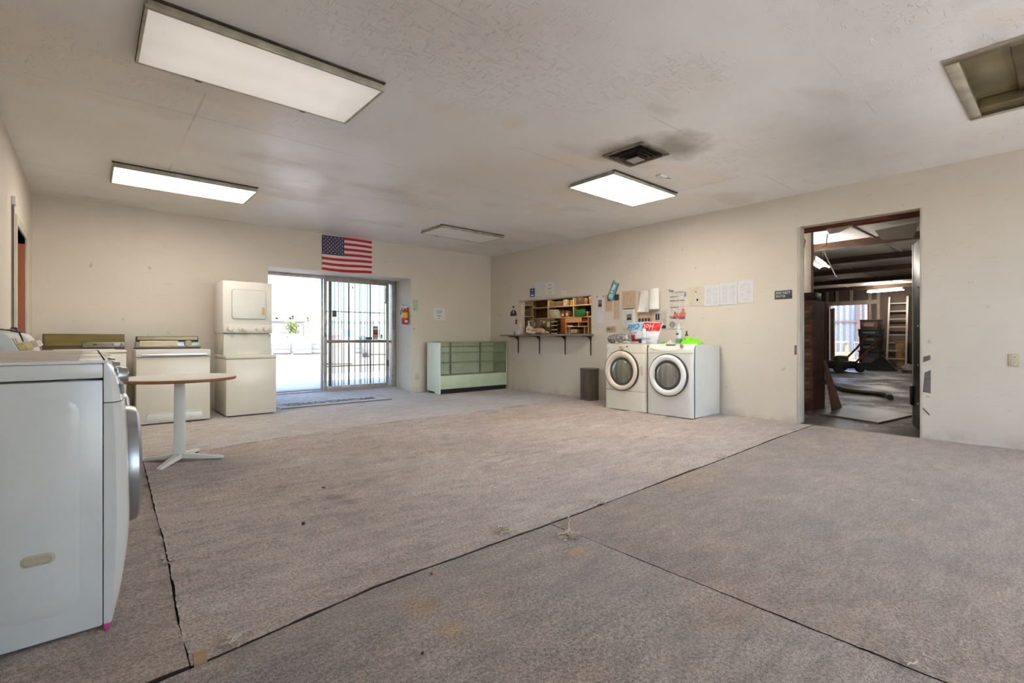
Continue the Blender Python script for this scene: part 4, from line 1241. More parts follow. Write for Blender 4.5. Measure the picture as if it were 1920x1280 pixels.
# around the service window
s = sheet('blue_notice', 'small blue notice stuck above the service window left end', 'notice', 'R', 7.311, 7.169, 1.915, 2.09, mat('navy print', (58, 74, 128), 0.5), seed=1)
flat(s, 'white_band', BLANK, rect(-0.045, 0.045, -0.07, -0.035)); flat(s, 'white_mark', BLANK, ell(0, 0.045, 0.016, 0.018)); flat(s, 'pale_lines', mat('pale blue ink', (130, 146, 190), 0.6), rect(-0.045, 0.045, -0.015, 0.0))
sheet('typed_sheet', 'white typed sheet right of the blue notice above the service window', 'paper', 'R', 7.153, 6.935, 1.935, 2.20, LETTER, seed=2)
s = sheet('lettered_sheet', 'white sheet with two printed lines above the service window', 'paper', 'R', 6.88, 6.60, 1.93, 2.175, BLANK, seed=3)
for z, w in ((0.065, 0.09), (0.0, 0.11), (-0.075, 0.05)):
    flat(s, 'print_line', INK_G, rect(-w / 2, w / 2, z - 0.006, z + 0.006), -0.009)
s = sheet('small_card', 'small blank card above the right half of the service window', 'card', 'R', 6.446, 6.295, 1.905, 1.995, BLANK, seed=4)
flat(s, 'tape', mat('beige tape', (190, 178, 160), 0.6), rect(-0.02, 0.05, 0.045, 0.058))
# black and white cut-out figure left of the window
s = thing('cutout_print', 'black and white cut-out figure left of the service window', 'picture', (XR, 7.825, 1.66), -PI / 2)
g = MB(); g.add([(p[0], -0.003, p[1]) for p in [(-0.10, -0.11), (0.10, -0.11), (0.105, -0.06), (0.07, 0.0), (0.03, 0.02), (-0.03, 0.02), (-0.075, 0.0), (-0.105, -0.07)]], [tuple(range(8))]); g.build('dark_body', mat('print charcoal', (56, 54, 54), 0.6), s, smooth=0, recalc=False)
flat(s, 'pale_head', mat('print pale', (206, 202, 196), 0.6), ell(0, 0.045, 0.03, 0.035), -0.0036)
flat(s, 'dark_cap', INK, [(-0.035, 0.065), (0.035, 0.065), (0.04, 0.11), (0.012, 0.088), (0, 0.10), (-0.012, 0.088), (-0.035, 0.112)], -0.004)
flat(s, 'pale_collar', mat('print pale', (0, 0, 0)), [(-0.012, -0.06), (0.012, -0.06), (0.02, 0.0), (-0.02, 0.0)], -0.004)
s = sheet('small_label', 'small white label with a red spot left of the service window', 'label', 'R', 7.80, 7.665, 1.335, 1.52, BLANK, seed=5)
flat(s, 'dark_square', INK, rect(-0.035, 0.035, -0.045, 0.045)); flat(s, 'red_spot', mat('red print', (188, 74, 48), 0.6), ell(0, 0, 0.03, 0.03), -0.0082)
for z in (0.075, 0.062, -0.06, -0.078):
    flat(s, 'print_line', INK_G, rect(-0.05, 0.05, z - 0.003, z + 0.003))

# paper collection over the dryers
s = sheet('obituary_sheet', 'long white sheet with a small portrait right of the service window', 'paper', 'R', 5.565, 5.435, 1.335, 1.80, LETTER, seed=6)
pic(s, 0.0, 0.125, 0.085, 0.125, 'portrait_photo', True)
g = MB()
for q in (-0.07, 0.072):
    g.add([(q - 0.012, -0.004, 0.225), (q + 0.012, -0.004, 0.225), (q + 0.016, -0.004, 0.262), (q - 0.01, -0.004, 0.262)], [(0, 1, 2, 3)])
g.build('tape_corners', mat('brown tape', (150, 128, 100), 0.6), s, smooth=0)
sheet('newspaper_cutting', 'yellowed newspaper cutting hanging under the teal bag', 'newspaper', 'R', 5.389, 5.235, 1.54, 1.845, NEWS, seed=7)
s = sheet('narrow_cutting', 'long narrow yellowed cutting with a dark photo at its head', 'newspaper', 'R', 5.205, 5.085, 1.395, 1.845, NEWS, seed=8)
pic(s, 0.005, 0.155, 0.095, 0.10)
sheet('square_cutting', 'large square yellowed newspaper cutting above the framed photo', 'newspaper', 'R', 5.039, 4.752, 1.578, 1.868, NEWS3, curl=0.008, seed=9)
sheet('half_hidden_cutting', 'yellowed cutting half hidden behind curled white sheets', 'newspaper', 'R', 4.712, 4.585, 1.505, 1.845, NEWS, seed=10)
sheet('curled_sheet', 'crumpled white sheet hanging loose left of the other curled sheet', 'paper', 'R', 4.655, 4.45, 1.50, 1.85, BLANK, curl=0.03, seed=11, off=0.015, tilt=0.06, lift=lambda u, v: 0.05 * (1 - v) * abs(u - 0.5) * 2)
sheet('rolled_sheet', 'white sheet curling off the wall beside the newspaper page', 'paper', 'R', 4.50, 4.305, 1.535, 1.865, BLANK, curl=0.02, seed=12, off=0.025, tilt=-0.05, lift=lambda u, v: 0.075 * math.sin(u * PI) * (0.4 + 0.6 * (1 - v)))
t = thing('framed_memorial', 'white framed memorial picture behind the upside-down bag', 'picture', (XR, 4.895, 1.395), -PI / 2)
B(-0.115, 0.115, -0.02, -0.002, -0.165, 0.165).build('picture_frame', mat('white card frame', (230, 228, 222), 0.5, var=0.02), t, bev=0.004)
B(-0.095, 0.095, -0.0225, -0.0195, -0.145, 0.145).build('mount', mat('pale grey mount', (208, 206, 204), 0.6), t, smooth=0)
pic(t, 0.02, 0.035, 0.10, 0.10, 'photo_print', True, -0.024)
B(-0.10, 0.10, -0.026, -0.002, 0.168, 0.178).build('top_tape', mat('dark tape', (110, 100, 90), 0.6), t)
s = sheet('group_photo_cutting', 'brown newspaper cutting with a row of small portraits', 'newspaper', 'R', 4.735, 4.425, 1.285, 1.505, NEWS3, seed=13)
for i in range(4):
    pic(s, -0.105 + i * 0.06, -0.02, 0.042, 0.055)
pic(s, 0.0, -0.085, 0.10, 0.02)
s = sheet('grey_cutting', 'grey newspaper clipping with two figures beside the newspaper page', 'newspaper', 'R', 4.405, 4.185, 1.215, 1.52, NEWS_G, curl=0.006, seed=14)
for x in (-0.075, -0.035):
    pic(s, x, 0.05, 0.03, 0.10)
pic(s, 0.02, -0.11, 0.15, 0.05)
s = sheet('newspaper_page', 'tall newspaper page with red and black headlines above the white dryer', 'newspaper', 'R', 4.148, 3.862, 1.228, 1.862, NEWS_W, curl=0.008, seed=15)
text('The', 0.055, INK, s, 'masthead', face_at(-0.105, 0.265, -0.016), shear=0.2)
red = mat('faded red print', (214, 120, 116), 0.7)
flat(s, 'red_print', red, ell(-0.02, -0.125, 0.045, 0.05), -0.014); flat(s, 'red_print', red, [(0.03, -0.18), (0.13, -0.17), (0.135, -0.075), (0.09, -0.06), (0.035, -0.09)], -0.0142)
flat(s, 'red_print', red, ell(0.10, -0.035, 0.022, 0.02), -0.0142); flat(s, 'blue_print', mat('faded blue print', (96, 140, 168), 0.7), [(0.115, 0.16), (0.14, 0.17), (0.14, 0.24), (0.125, 0.225)], -0.014)
flat(s, 'grey_print', mat('grey print', (160, 156, 150), 0.7), ell(-0.08, -0.255, 0.055, 0.05), -0.0142)
text('Tribute', 0.058, INK, s, 'headline', face_at(-0.075, -0.145, -0.0165), sx=0.6); text('Tribute', 0.062, INK, s, 'headline', face_at(0.065, -0.15, -0.0165), sx=0.7)
flat(s, 'ink_block', INK, rect(-0.045, -0.03, -0.09, -0.055), -0.0145)
for z, a, b in ((0.17, -0.12, 0.0), (0.11, -0.13, 0.12), (0.01, -0.12, 0.02), (0.235, -0.03, 0.11)):
    flat(s, 'headline_rule', INK_G, rect(a, b, z - 0.004, z + 0.004), -0.0142)
s = sheet('faded_flyer', 'faded cream flyer between the newspaper page and the white lists', 'flyer', 'R', 3.824, 3.585, 1.563, 1.852, FADED, seed=16)
flat(s, 'dark_mark', INK, rect(0.01, 0.04, -0.075, -0.045)); flat(s, 'small_mark', INK_G, ell(0.0, 0.06, 0.012, 0.012))
sheet('price_list', 'white printed list nearest the faded flyer', 'paper', 'R', 3.572, 3.342, 1.545, 1.845, LETTER_T, seed=17)
sheet('price_list', 'middle one of the three white printed lists', 'paper', 'R', 3.338, 3.092, 1.555, 1.86, LETTER_T, seed=18)
sheet('price_list', 'white printed list nearest the do not enter sign', 'paper', 'R', 3.088, 2.875, 1.565, 1.88, LETTER, seed=19)
s = sheet('brown_scrap', 'small brown paper scrap with dark letters above the cream dryer', 'paper', 'R', 5.366, 5.165, 1.18, 1.285, mat('brown paper scrap', (196, 168, 140), 0.8, var=0.08), seed=20)
text('WE  E', 0.06, INK, s, 'lettering', face_at(-0.02, 0.0, -0.0085), sx=0.8)
# teal bag pinned to the wall
t = thing('teal_bag', 'teal printed bag pinned at a slant on the right wall', 'bag', (XR, 5.215, 1.89), rot=(0, 0.42, -PI / 2))
m = MB(); m.grid(lambda u, v: ((u - .5) * 0.125, -0.012 - 0.012 * math.sin(u * PI) * (0.6 + 0.4 * math.sin(v * 5)), (v - .5) * 0.31), 6, 10); m.grid(lambda u, v: ((u - .5) * 0.125, -0.004, (v - .5) * 0.31), 1, 1)
m.build('bag', mat('teal print', (112, 182, 200), 0.4, var=0.12, vscale=14), t)
B(-0.066, -0.059, -0.016, -0.003, -0.155, 0.155).build('dark_edge', mat('dark teal', (44, 70, 84), 0.5), t); B(0.059, 0.066, -0.016, -0.003, -0.155, 0.155).build('dark_edge', mat('dark teal', (0, 0, 0)), t)
flat(t, 'white_print', BLANK, [(-0.03, 0.02), (0.0, 0.01), (0.03, 0.06), (0.025, 0.11), (-0.02, 0.12)], -0.027); flat(t, 'white_print', BLANK, ell(-0.01, -0.02, 0.025, 0.018), -0.027)
flat(t, 'blue_lines', mat('pale teal print', (170, 216, 226), 0.5), rect(-0.045, 0.045, -0.125, -0.06), -0.0265)
m = MB(); m.add([(-0.06, -0.006, -0.155), (0.03, -0.012, -0.155), (0.0, -0.012, -0.19), (-0.055, -0.006, -0.195)], [(0, 1, 2, 3)]); m.add([(-0.06, -0.002, -0.155), (0.03, -0.004, -0.155), (0.0, -0.004, -0.19), (-0.055, -0.002, -0.195)], [(3, 2, 1, 0)])
m.build('brown_end', mat('brown kraft', (112, 92, 78), 0.6), t)
MB().cyl((-0.055, -0.002, 0.168), (-0.055, -0.02, 0.168), 0.007, 0.009, 10).build('push_pin', GREY, t)
# do not enter sign
t = thing('do_not_enter_sign', 'dark grey DO NOT ENTER sign left of the workshop doorway', 'sign', (XR, 2.497, 1.644), -PI / 2)
B(-0.105, 0.105, -0.006, 0.0, -0.056, 0.056).build('sign_plate', mat('slate sign', (74, 76, 80), 0.4, var=0.04), t, bev=0.002)
SG = mat('sign lettering', (214, 216, 214), 0.5)
text('DO  NOT', 0.042, SG, t, 'lettering', face_at(-0.088, 0.022, -0.0066), align='LEFT', sx=0.95)
text('ENTER', 0.042, SG, t, 'lettering', face_at(-0.088, -0.022, -0.0066), align='LEFT', sx=0.95)
# outlets
def outlet(label, loc, rz, m_):
    t = thing('wall_outlet', label, 'outlet', loc, rz)
    p = B(-0.04, 0.04, -0.008, 0.0, -0.062, 0.062).build('cover_plate', m_, t, bev=0.003)
    for z in (0.026, -0.026):
        q = MB(); q.prism(rr(-0.017, 0.017, z - 0.019, z + 0.019, 0.012), 1, -0.0105, -0.008); s_ = q.build('socket', BISQUE, t)
        w = MB(); w.box(-0.009, -0.005, -0.0112, -0.0104, z - 0.004, z + 0.009); w.box(0.005, 0.009, -0.0112, -0.0104, z - 0.004, z + 0.009); w.box(-0.002, 0.002, -0.0112, -0.0104, z - 0.014, z - 0.009)
        w.build('slots', BLACK, s_)
    return t
outlet('beige wall outlet right of the workshop doorway', (XR, 0.406, 0.867), -PI / 2, mat('beige outlet plate', (204, 192, 160), 0.45))
outlet('beige wall outlet low between the entrance and the display case', (4.945, YB, 0.32), 0, mat('beige outlet plate', (0, 0, 0)))
s = sheet('green_note', 'pale green note beside the fire extinguisher', 'paper', 'B', 4.85, 4.965, 1.625, 1.85, print_mat('green note print', (190, 206, 172), (130, 150, 120), 1, 20, 0.5, 0.4), seed=21)
flat(s, 'dark_mark', mat('dark green ink', (60, 84, 60), 0.6), [(-0.04, -0.09), (0.0, -0.075), (-0.03, -0.065)])
s = sheet('white_note', 'white notice on the wall above the display case', 'paper', 'B', 5.33, 5.60, 1.455, 1.71, BLANK, seed=22)
for z, w in ((0.055, 0.15), (0.02, 0.12), (-0.04, 0.10), (-0.09, 0.05)):
    flat(s, 'print_line', INK_G, rect(-w / 2 - 0.01, w / 2 - 0.01, z - 0.006, z + 0.006), -0.01)
# duct tape strips by the doorway
t = thing('duct_tape', 'grey duct tape strips on the right side of the workshop doorway', 'tape', (XR, 1.06, 0.66), -PI / 2)
TP = mat('grey duct tape', (122, 120, 116), 0.4, 0.2, var=0.15, vscale=20)
flat(t, 'tape_strip', TP, [(-0.035, -0.16), (0.03, -0.17), (0.03, 0.08), (-0.02, 0.05)], -0.002); flat(t, 'tape_strip', TP, [(-0.035, 0.16), (0.028, 0.19), (0.028, 0.24), (-0.03, 0.22)], -0.002); flat(t, 'tape_strip', TP, [(-0.035, -0.35), (0.022, -0.41), (0.022, -0.39), (-0.035, -0.325)], -0.002)
t = thing('door_strike_plate', 'small grey strike plate on the left jamb of the workshop doorway', 'metal plate', (XR, 2.352, 0.93), -PI / 2)
B(-0.012, 0.012, -0.005, 0.0, -0.06, 0.06).build('plate', TP, t, bev=0.001)

# ------------------------------------------------------------------ flag
FW, FH = 0.918, 0.612
t = thing('flag', 'United States flag hanging flat above the street entrance', 'flag', (3.527, YB, 2.578))
RED = mat('flag red cotton', (190, 34, 56), 0.75, var=0.05); FWH = mat('flag white cotton', (226, 214, 208), 0.8, var=0.03); NAVY = mat('flag blue cotton', (70, 66, 98), 0.75, var=0.05)
def fy(x, z): return -0.008 - 0.006 * noise.noise(Vector((x * 3, z * 2, 4))) - 0.008 * max(0, -z - 0.1)
def fz(x, z): return z + 0.012 * math.sin(x * 5 + z * 3) * (0.4 + 0.6 * (0.5 - z / FH)) - 0.02 * (x / FW + 0.5) * 0
cant_w, cant_h = FW * 0.43, FH * 7 / 13
for i in range(13):
    z1 = FH / 2 - i * FH / 13; z0 = z1 - FH / 13
    xa = -FW / 2 + (cant_w if i < 7 else 0)
    g = MB(); g.grid(lambda u, v: (xa + (FW / 2 - xa) * u, fy(xa + (FW / 2 - xa) * u, z0 + (z1 - z0) * v), fz(xa + (FW / 2 - xa) * u, z0 + (z1 - z0) * v)), 16, 2)
    g.build('stripe', RED if i % 2 == 0 else FWH, t, smooth=60, recalc=False)
g = MB(); g.grid(lambda u, v: (-FW / 2 + cant_w * u, fy(-FW / 2 + cant_w * u, FH / 2 - cant_h * v), fz(-FW / 2 + cant_w * u, FH / 2 - cant_h * v)), 10, 10)
can = g.build('canton', NAVY, t, smooth=60, recalc=False)
g = MB()
for r in range(9):
    n = 6 if r % 2 == 0 else 5
    for c_ in range(n):
        cx = -FW / 2 + cant_w * ((c_ * 2 + (1 if r % 2 == 0 else 2)) / 12.0); cz = FH / 2 - cant_h * (r + 1) / 10.0
        pts = []
        for k in range(10):
            rad = 0.0135 if k % 2 == 0 else 0.0058
            a = PI / 2 + k * PI / 5
            x, z = cx + rad * math.cos(a), cz + rad * math.sin(a)
            pts.append((x, fy(x, z) - 0.0015, fz(x, z)))
        g.add(pts, [tuple(range(10))])
o = g.build('stars', FWH, can, smooth=0, recalc=False); o['kind'] = 'stuff'

# ------------------------------------------------------------------ fire extinguisher on the entrance reveal
t = thing('fire_extinguisher', 'red fire extinguisher hung on the right reveal of the entrance', 'fire extinguisher', (EX1, 8.72, 1.36))
EXR = mat('extinguisher red', (196, 40, 44), 0.3, coat=0.3)
m = MB(); m.lathe([(0.0001, 0), (0.055, 0.0), (0.062, 0.012), (0.062, 0.24), (0.05, 0.275), (0.022, 0.295), (0.022, 0.31)], 24, (-0.072, 0, 0)); cy = m.build('cylinder', EXR, t)
m = MB(); m.lathe([(0.0628, 0.12), (0.0628, 0.225)], 24, (-0.072, 0, 0)); m.build('yellow_label', mat('extinguisher label', (222, 190, 70), 0.5), cy, smooth=40)
B(-0.10, -0.044, -0.0645, -0.055, 0.03, 0.075).build('inspection_tag', BLANK, cy)
m = MB(); m.cyl((-0.072, 0, 0.305), (-0.072, 0, 0.34), 0.018, n=12); m.box(-0.085, -0.06, -0.07, 0.03, 0.335, 0.35); vh = m.build('valve_head', SILVER, t)
m = MB(); m.hexa([(-0.08, -0.02, 0.352), (-0.064, -0.02, 0.352), (-0.064, 0.11, 0.39), (-0.08, 0.11, 0.39)], [(-0.08, -0.02, 0.36), (-0.064, -0.02, 0.36), (-0.064, 0.11, 0.398), (-0.08, 0.11, 0.398)]); m.build('lever', BLACK, vh)
MB().tube([(-0.072, 0.02, 0.33), (-0.075, 0.09, 0.32), (-0.08, 0.13, 0.26), (-0.08, 0.14, 0.19)], 0.011, 8, 0.016).build('discharge_hose', GREY, t)
B(-0.012, 0.0, -0.02, 0.02, 0.05, 0.33).build('wall_bracket', STEEL_DK, t)

# ------------------------------------------------------------------ entrance mats
MATM = carpet_material('grey entrance mat', (206, 202, 198), (194, 190, 186), (214, 210, 207))
def rampz(y): return max(0.0, (y - (YB - 0.01)) / (YO - YB + 0.01)) * 0.092
t = thing('entrance_mat', 'worn grey lettered mat inside the sliding door', 'mat', (0, 0, 0))
g = MB()
def fm(u, v):
    x = 2.20 + (4.03 + 0.0 * v - 2.20) * u; y = 7.90 + 1.32 * v
    fold = 0.02 * math.exp(-((x - 3.95) / 0.09) ** 2) * math.exp(-((y - 8.45) / 0.09) ** 2) + 0.018 * math.exp(-((x - 3.92) / 0.07) ** 2) * math.exp(-((y - 8.72) / 0.06) ** 2)
    edge = -0.12 * max(0, u - 0.8) * 5 * math.exp(-((v - 0.45) / 0.25) ** 2)
    return (x + edge * 0.4, y, max(0.012, rampz(y) + 0.004) + fold + 0.003 * noise.noise(Vector((x * 5, y * 5, 1))))
g.grid(fm, 40, 30)
top = list(g.v)
g.v += [(p[0], p[1], p[2] - 0.006) for p in top]; N = len(top)
rim = [i for i in range(41)] + [j * 41 + 40 for j in range(1, 31)] + [30 * 41 + i for i in range(39, -1, -1)] + [j * 41 for j in range(29, 0, -1)]
for k in range(len(rim)):
    a, b = rim[k], rim[(k + 1) % len(rim)]
    g.f.append((a, b, b + N, a + N)); g.mi.append(0)
g.build('mat_sheet', MATM, t, smooth=50, merge=False, recalc=False)
m = MB()
m.box(2.20, 4.03, 7.893, 7.905, 0.002, 0.016); m.build('near_edge', mat('mat rubber edge', (112, 106, 100), 0.8), t)
MT = mat('worn mat lettering', (104, 100, 98), 0.9, var=0.2, vscale=9)
o = text('APPLIANCE EXPRESS', 0.40, MT, t, 'mat_lettering', Matrix.Translation((3.11, 8.26, 0.0195)) @ Matrix.Rotation(PI, 4, 'Z') @ Matrix.Scale(1.0, 4), ext=0.0008, sx=0.42)
t = thing('porch_mat', 'frayed pale mat lying outside the open half of the entrance', 'mat', (2.95, 9.86, 0.12))
g = MB(); g.grid(lambda u, v: (-0.62 + 1.1 * u + jit(v * 2, 3, 0.03), -0.42 + 0.8 * v + jit(u * 2, 5, 0.03), 0.004 + 0.008 * abs(noise.noise(Vector((u * 4, v * 3, 2))))), 24, 16); g.build('mat_sheet', MATM, t, smooth=50)

# ------------------------------------------------------------------ service counter, its brackets
t = thing('counter_shelf', 'narrow brown counter board under the service window', 'counter', (XR, 6.80, PZ0))
CTR = mat('worn grey-brown counter', (142, 126, 112), 0.6, var=0.2, vscale=5, stretch=(4, 0.6, 1))
B(-0.001, 0.38, -1.097, 0.836, 0.0, 0.024).build('board', CTR, t, bev=0.004)
B(-0.302, -0.001, -1.15, 1.12, -0.002, 0.026).build('front_board', CTR, t, bev=0.004)
BK = mat('dark iron bracket', (74, 68, 62), 0.5, 0.4)
for yb in (7.671, 7.03, 6.336, 5.712):
    m = MB(); m.prism([(0, 0), (-0.012, 0), (-0.012, -0.26), (-0.004, -0.355), (0, -0.355)], 1, yb - 6.80 - 0.012, yb - 6.80 + 0.012)
    m.prism([(0, 0), (-0.27, 0), (-0.27, -0.010), (-0.10, -0.018), (-0.03, -0.06), (-0.012, -0.12), (0, -0.12)], 1, yb - 6.80 - 0.006, yb - 6.80 + 0.006)
    m.v = [(p[0], p[1], p[2] - 0.003) for p in m.v]
    m.build('bracket', BK, t)

# things on the counter
t = thing('pump_bottle', 'white pump dispenser bottle on the counter by the plush dog', 'bottle', (6.89, 7.44, PZ0 + 0.025))
m = MB(); m.lathe([(0.0001, 0), (0.055, 0), (0.058, 0.015), (0.058, 0.13), (0.045, 0.175), (0.02, 0.19), (0.02, 0.20)], 20); m.build('bottle_body', mat('grey white lotion bottle', (196, 190, 180), 0.4), t)
m = MB(); m.lathe([(0.021, 0.2), (0.021, 0.225), (0.008, 0.23), (0.008, 0.262), (0.016, 0.266), (0.016, 0.282), (0.0001, 0.284)], 14); m.tube([(0, 0, 0.275), (-0.03, -0.01, 0.276), (-0.045, -0.015, 0.266)], 0.006, 6); m.build('pump', PLASTIC_W, t)
m = MB(); m.lathe([(0.059, 0.15), (0.062, 0.13), (0.059, 0.11)], 16); m.build('collar', PLASTIC_W, t)
t = thing('white_cup', 'small white box at the left end of the counter', 'box', (6.75, 7.56, PZ0 + 0.026))
m = MB(); m.box(-0.05, 0.05, -0.05, 0.05, 0.0, 0.10); m.build('box_body', PLASTIC_W, t, bev=0.006); B(-0.055, 0.055, -0.055, 0.055, 0.095, 0.106).build('lid', PLASTIC_W, t, bev=0.003)
t = thing('black_pen', 'short black pen standing at the counter left end', 'pen', (6.70, 7.67, PZ0 + 0.026))
MB().cyl((0, 0, 0), (0, 0, 0.062), 0.009, 0.007, 10).build('pen_body', BLACK, t)
t = thing('grey_basket', 'grey wastepaper basket behind the counter beside the plush dog', 'basket', (7.06, 7.34, PZ0 + 0.025))
m = MB(); m.lathe([(0.06, 0), (0.08, 0.13), (0.076, 0.13), (0.056, 0.01)], 20, (0.0, 0, 0)); m.build('basket_body', mat('mid grey plastic', (142, 138, 132), 0.6), t)
# plush dog
t = thing('plush_dog', 'pale floppy plush dog lying on the service counter', 'plush toy', (6.74, 7.08, PZ0 + 0.0335), -PI / 2)
FUR = mat('cream plush', (218, 196, 174), 0.95, var=0.1, vscale=30, bump=0.6, bscale=120); FUR2 = mat('tan plush', (196, 164, 138), 0.95, var=0.1, vscale=30, bump=0.6, bscale=120)
m = MB(); m.blob((0.10, 0, 0.062), (0.17, 0.085, 0.062), 18, 1, 0.08); m.build('body', FUR2, t, smooth=70)
m = MB(); m.blob((-0.11, -0.02, 0.075), (0.078, 0.075, 0.072), 16, 2, 0.05); m.blob((-0.135, -0.085, 0.045), (0.045, 0.045, 0.036), 14, 3, 0.05); hd = m.build('head', FUR, t, smooth=70)
m = MB(); m.blob((-0.188, -0.02, 0.048), (0.028, 0.03, 0.056), 12, 4, 0.08); m.build('ear', FUR2, hd, smooth=70)
m = MB(); m.blob((-0.035, -0.025, 0.07), (0.026, 0.032, 0.058), 12, 5, 0.08); m.build('ear', FUR2, hd, smooth=70)
m = MB(); m.blob((-0.135, -0.128, 0.052), (0.013, 0.01, 0.010), 10, 6, 0.0); m.build('nose', mat('brown plush nose', (92, 60, 50), 0.6), hd, smooth=70)
for ex in (-0.15, -0.085):
    m = MB(); m.blob((ex, -0.088, 0.093), (0.008, 0.007, 0.009), 8, 7, 0.0); m.build('eye', BLACK, hd, smooth=70)
for px, py in ((-0.045, -0.10), (0.05, -0.10)):
    m = MB(); m.blob((px, py, 0.026), (0.045, 0.05, 0.026), 12, 8, 0.08); m.build('front_paw', FUR, t, smooth=70)
for py in (-0.06, 0.05):
    m = MB(); m.blob((0.265, py, 0.03), (0.065, 0.04, 0.03), 12, 9, 0.08); m.build('hind_leg', FUR2, t, smooth=70)

# ------------------------------------------------------------------ things standing on the dryers
TOP = 1.0
t = thing('grey_bundle', 'dark grey patterned plastic bundle lying on the cream dryer', 'bag', (6.18, 4.605, TOP), 0)
SHINY = mat('crinkled dark film', (92, 84, 84), 0.25, 0.3, var=0.5, vscale=28, bump=0.8, bscale=45, col2=(186, 180, 178))
m = MB(); n = 22
for j in range(11):
    q = j / 10; y = 0.20 - 0.37 * q
    e = min(1.0, 8 * min(q, 1 - q) + 0.72)
    for i in range(n):
        a = 2 * PI * i / n
        r = 0.068 * e * (1 + 0.14 * noise.noise(Vector((math.cos(a) * 1.5, math.sin(a) * 1.5, y * 9))))
        m.v.append((r * 1.15 * math.cos(a), y, 0.066 + 0.02 * (q) + r * math.sin(a) * 0.95))
for j in range(10):
    for i in range(n):
        m.f.append((j * n + i, j * n + (i + 1) % n, (j + 1) * n + (i + 1) % n, (j + 1) * n + i)); m.mi.append(0)
m.f += [tuple(range(n - 1, -1, -1)), tuple(range(10 * n, 11 * n))]; m.mi += [0, 0]
m.v = [(p[0], p[1], max(0.001, p[2])) for p in m.v]
m.build('film_roll', SHINY, t, smooth=60)
m = MB(); m.blob((-0.05, -0.15, 0.02), (0.04, 0.06, 0.02), 12, 4, 0.4); m.blob((-0.06, 0.02, 0.014), (0.03, 0.03, 0.014), 10, 6, 0.4); m.build('loose_film', mat('pale crinkled film', (200, 196, 196), 0.3, var=0.2), t, smooth=60)
# upside-down packaging bag
t = thing('cold_hot_bag', 'upside-down plastic bag lettered Cold and Hot on the cream dryer', 'bag', (6.40, 4.335, TOP), -PI / 2)
def bag(u, v, side):
    x = (u - 0.5) * (0.46 + 0.16 * v)
    x += 0.03 * noise.noise(Vector((v * 3, u * 2, 1)))
    z = 0.335 * v + (0.02 * (0.5 - u) if v > 0.9 else 0) - 0.05 * (v ** 3) * abs(u - 0.55) * 0.9
    y = side * 0.10 * (math.sin(u * PI) ** 0.6) * (math.sin(min(1, v * 0.9 + 0.12) * PI) ** 0.6) + 0.05 * v
    y += 0.008 * noise.noise(Vector((u * 7, v * 7, side)))
    return (x, y, max(0.001, z))
def bag_patch(u0, u1, v0, v1, name, m_, parent, nu=12, nv=10, off=0.0):
    g = MB(); g.grid(lambda u, v: (lambda p: (p[0], p[1] - off, p[2]))(bag(u0 + (u1 - u0) * u, v0 + (v1 - v0) * v, -1)), nu, nv)
    return g.build(name, m_, parent, smooth=60, recalc=False)
g = MB(); g.grid(lambda u, v: bag(u, v, -1), 22, 20); g.grid(lambda u, v: bag(u, v, 1), 22, 20)
bg_ = g.build('bag_film', mat('white bag film', (226, 226, 228), 0.3, var=0.06, vscale=10), t, smooth=60)
bag_patch(0.02, 0.52, 0.60, 0.985, 'light_blue_print', mat('sky blue print', (156, 206, 232), 0.3), bg_, off=0.003)
bag_patch(0.50, 0.985, 0.56, 0.985, 'red_print', mat('red bag print', (214, 46, 40), 0.3), bg_, off=0.003)
bag_patch(0.10, 0.32, 0.20, 0.40, 'dark_red_stripe', mat('deep red print', (176, 34, 38), 0.3), bg_, off=0.003)
bag_patch(0.14, 0.45, 0.10, 0.20, 'dark_red_stripe', mat('deep red print', (0, 0, 0)), bg_, off=0.003)
bag_patch(0.42, 0.62, 0.02, 0.22, 'dark_picture', mat('dark bag print', (80, 78, 84), 0.4, var=0.4, vscale=30), bg_, off=0.003)
BLUE = mat('royal blue lettering', (36, 70, 140), 0.4)
def bag_text(s_, size, m_, x, z, yy, sx=1.0):
    return text(s_, size, m_, bg_, 'lettering', Matrix.Translation((x, yy, z)) @ Matrix.Rotation(PI - 0.08, 4, 'Y') @ FACE, ext=0.001, shear=0.35, sx=sx)
bag_text('Cold', 0.108, BLUE, -0.115, 0.262, -0.072); bag_text('Hot', 0.115, BLANK, 0.145, 0.258, -0.066)
bag_text('PEAT', 0.03, BLUE, -0.10, 0.165, -0.092, 1.3); bag_text('Pack', 0.035, BLUE, 0.16, 0.07, -0.098, 0.9)
# spray bottle and can
t = thing('pale_spray_can', 'pale blue spray can in front of the lettered bag', 'spray can', (6.20, 4.19, TOP))
m = MB(); m.lathe([(0.0001, 0), (0.032, 0.0), (0.034, 0.006), (0.034, 0.155), (0.028, 0.170)], 22); m.build('can_body', mat('pale blue can', (196, 206, 224), 0.35), t)
m = MB(); m.lathe([(0.029, 0.168), (0.029, 0.21), (0.022, 0.222), (0.0001, 0.224)], 22); m.build('cap', PLASTIC_W, t)
m = MB(); m.lathe([(0.0345, 0.05), (0.0345, 0.09)], 22); m.build('label_band', mat('blue grey band', (140, 156, 190), 0.4), t)
t = thing('spray_bottle', 'silver white spray bottle with green base on the white dryer', 'bottle', (6.40, 3.74, TOP))
m = MB(); m.lathe([(0.0001, 0), (0.043, 0.0), (0.045, 0.008), (0.045, 0.175), (0.032, 0.205), (0.018, 0.212)], 24); m.build('bottle_body', mat('silver white can', (206, 208, 204), 0.3, 0.2), t)
m = MB(); m.lathe([(0.0455, 0.012), (0.0455, 0.075)], 24); m.build('green_band', mat('green label', (96, 168, 104), 0.4), t)
flat(t, 'dark_print', INK, rect(-0.02, 0.02, 0.13, 0.15), -0.047).rotation_euler = (0, 0, -PI / 2)
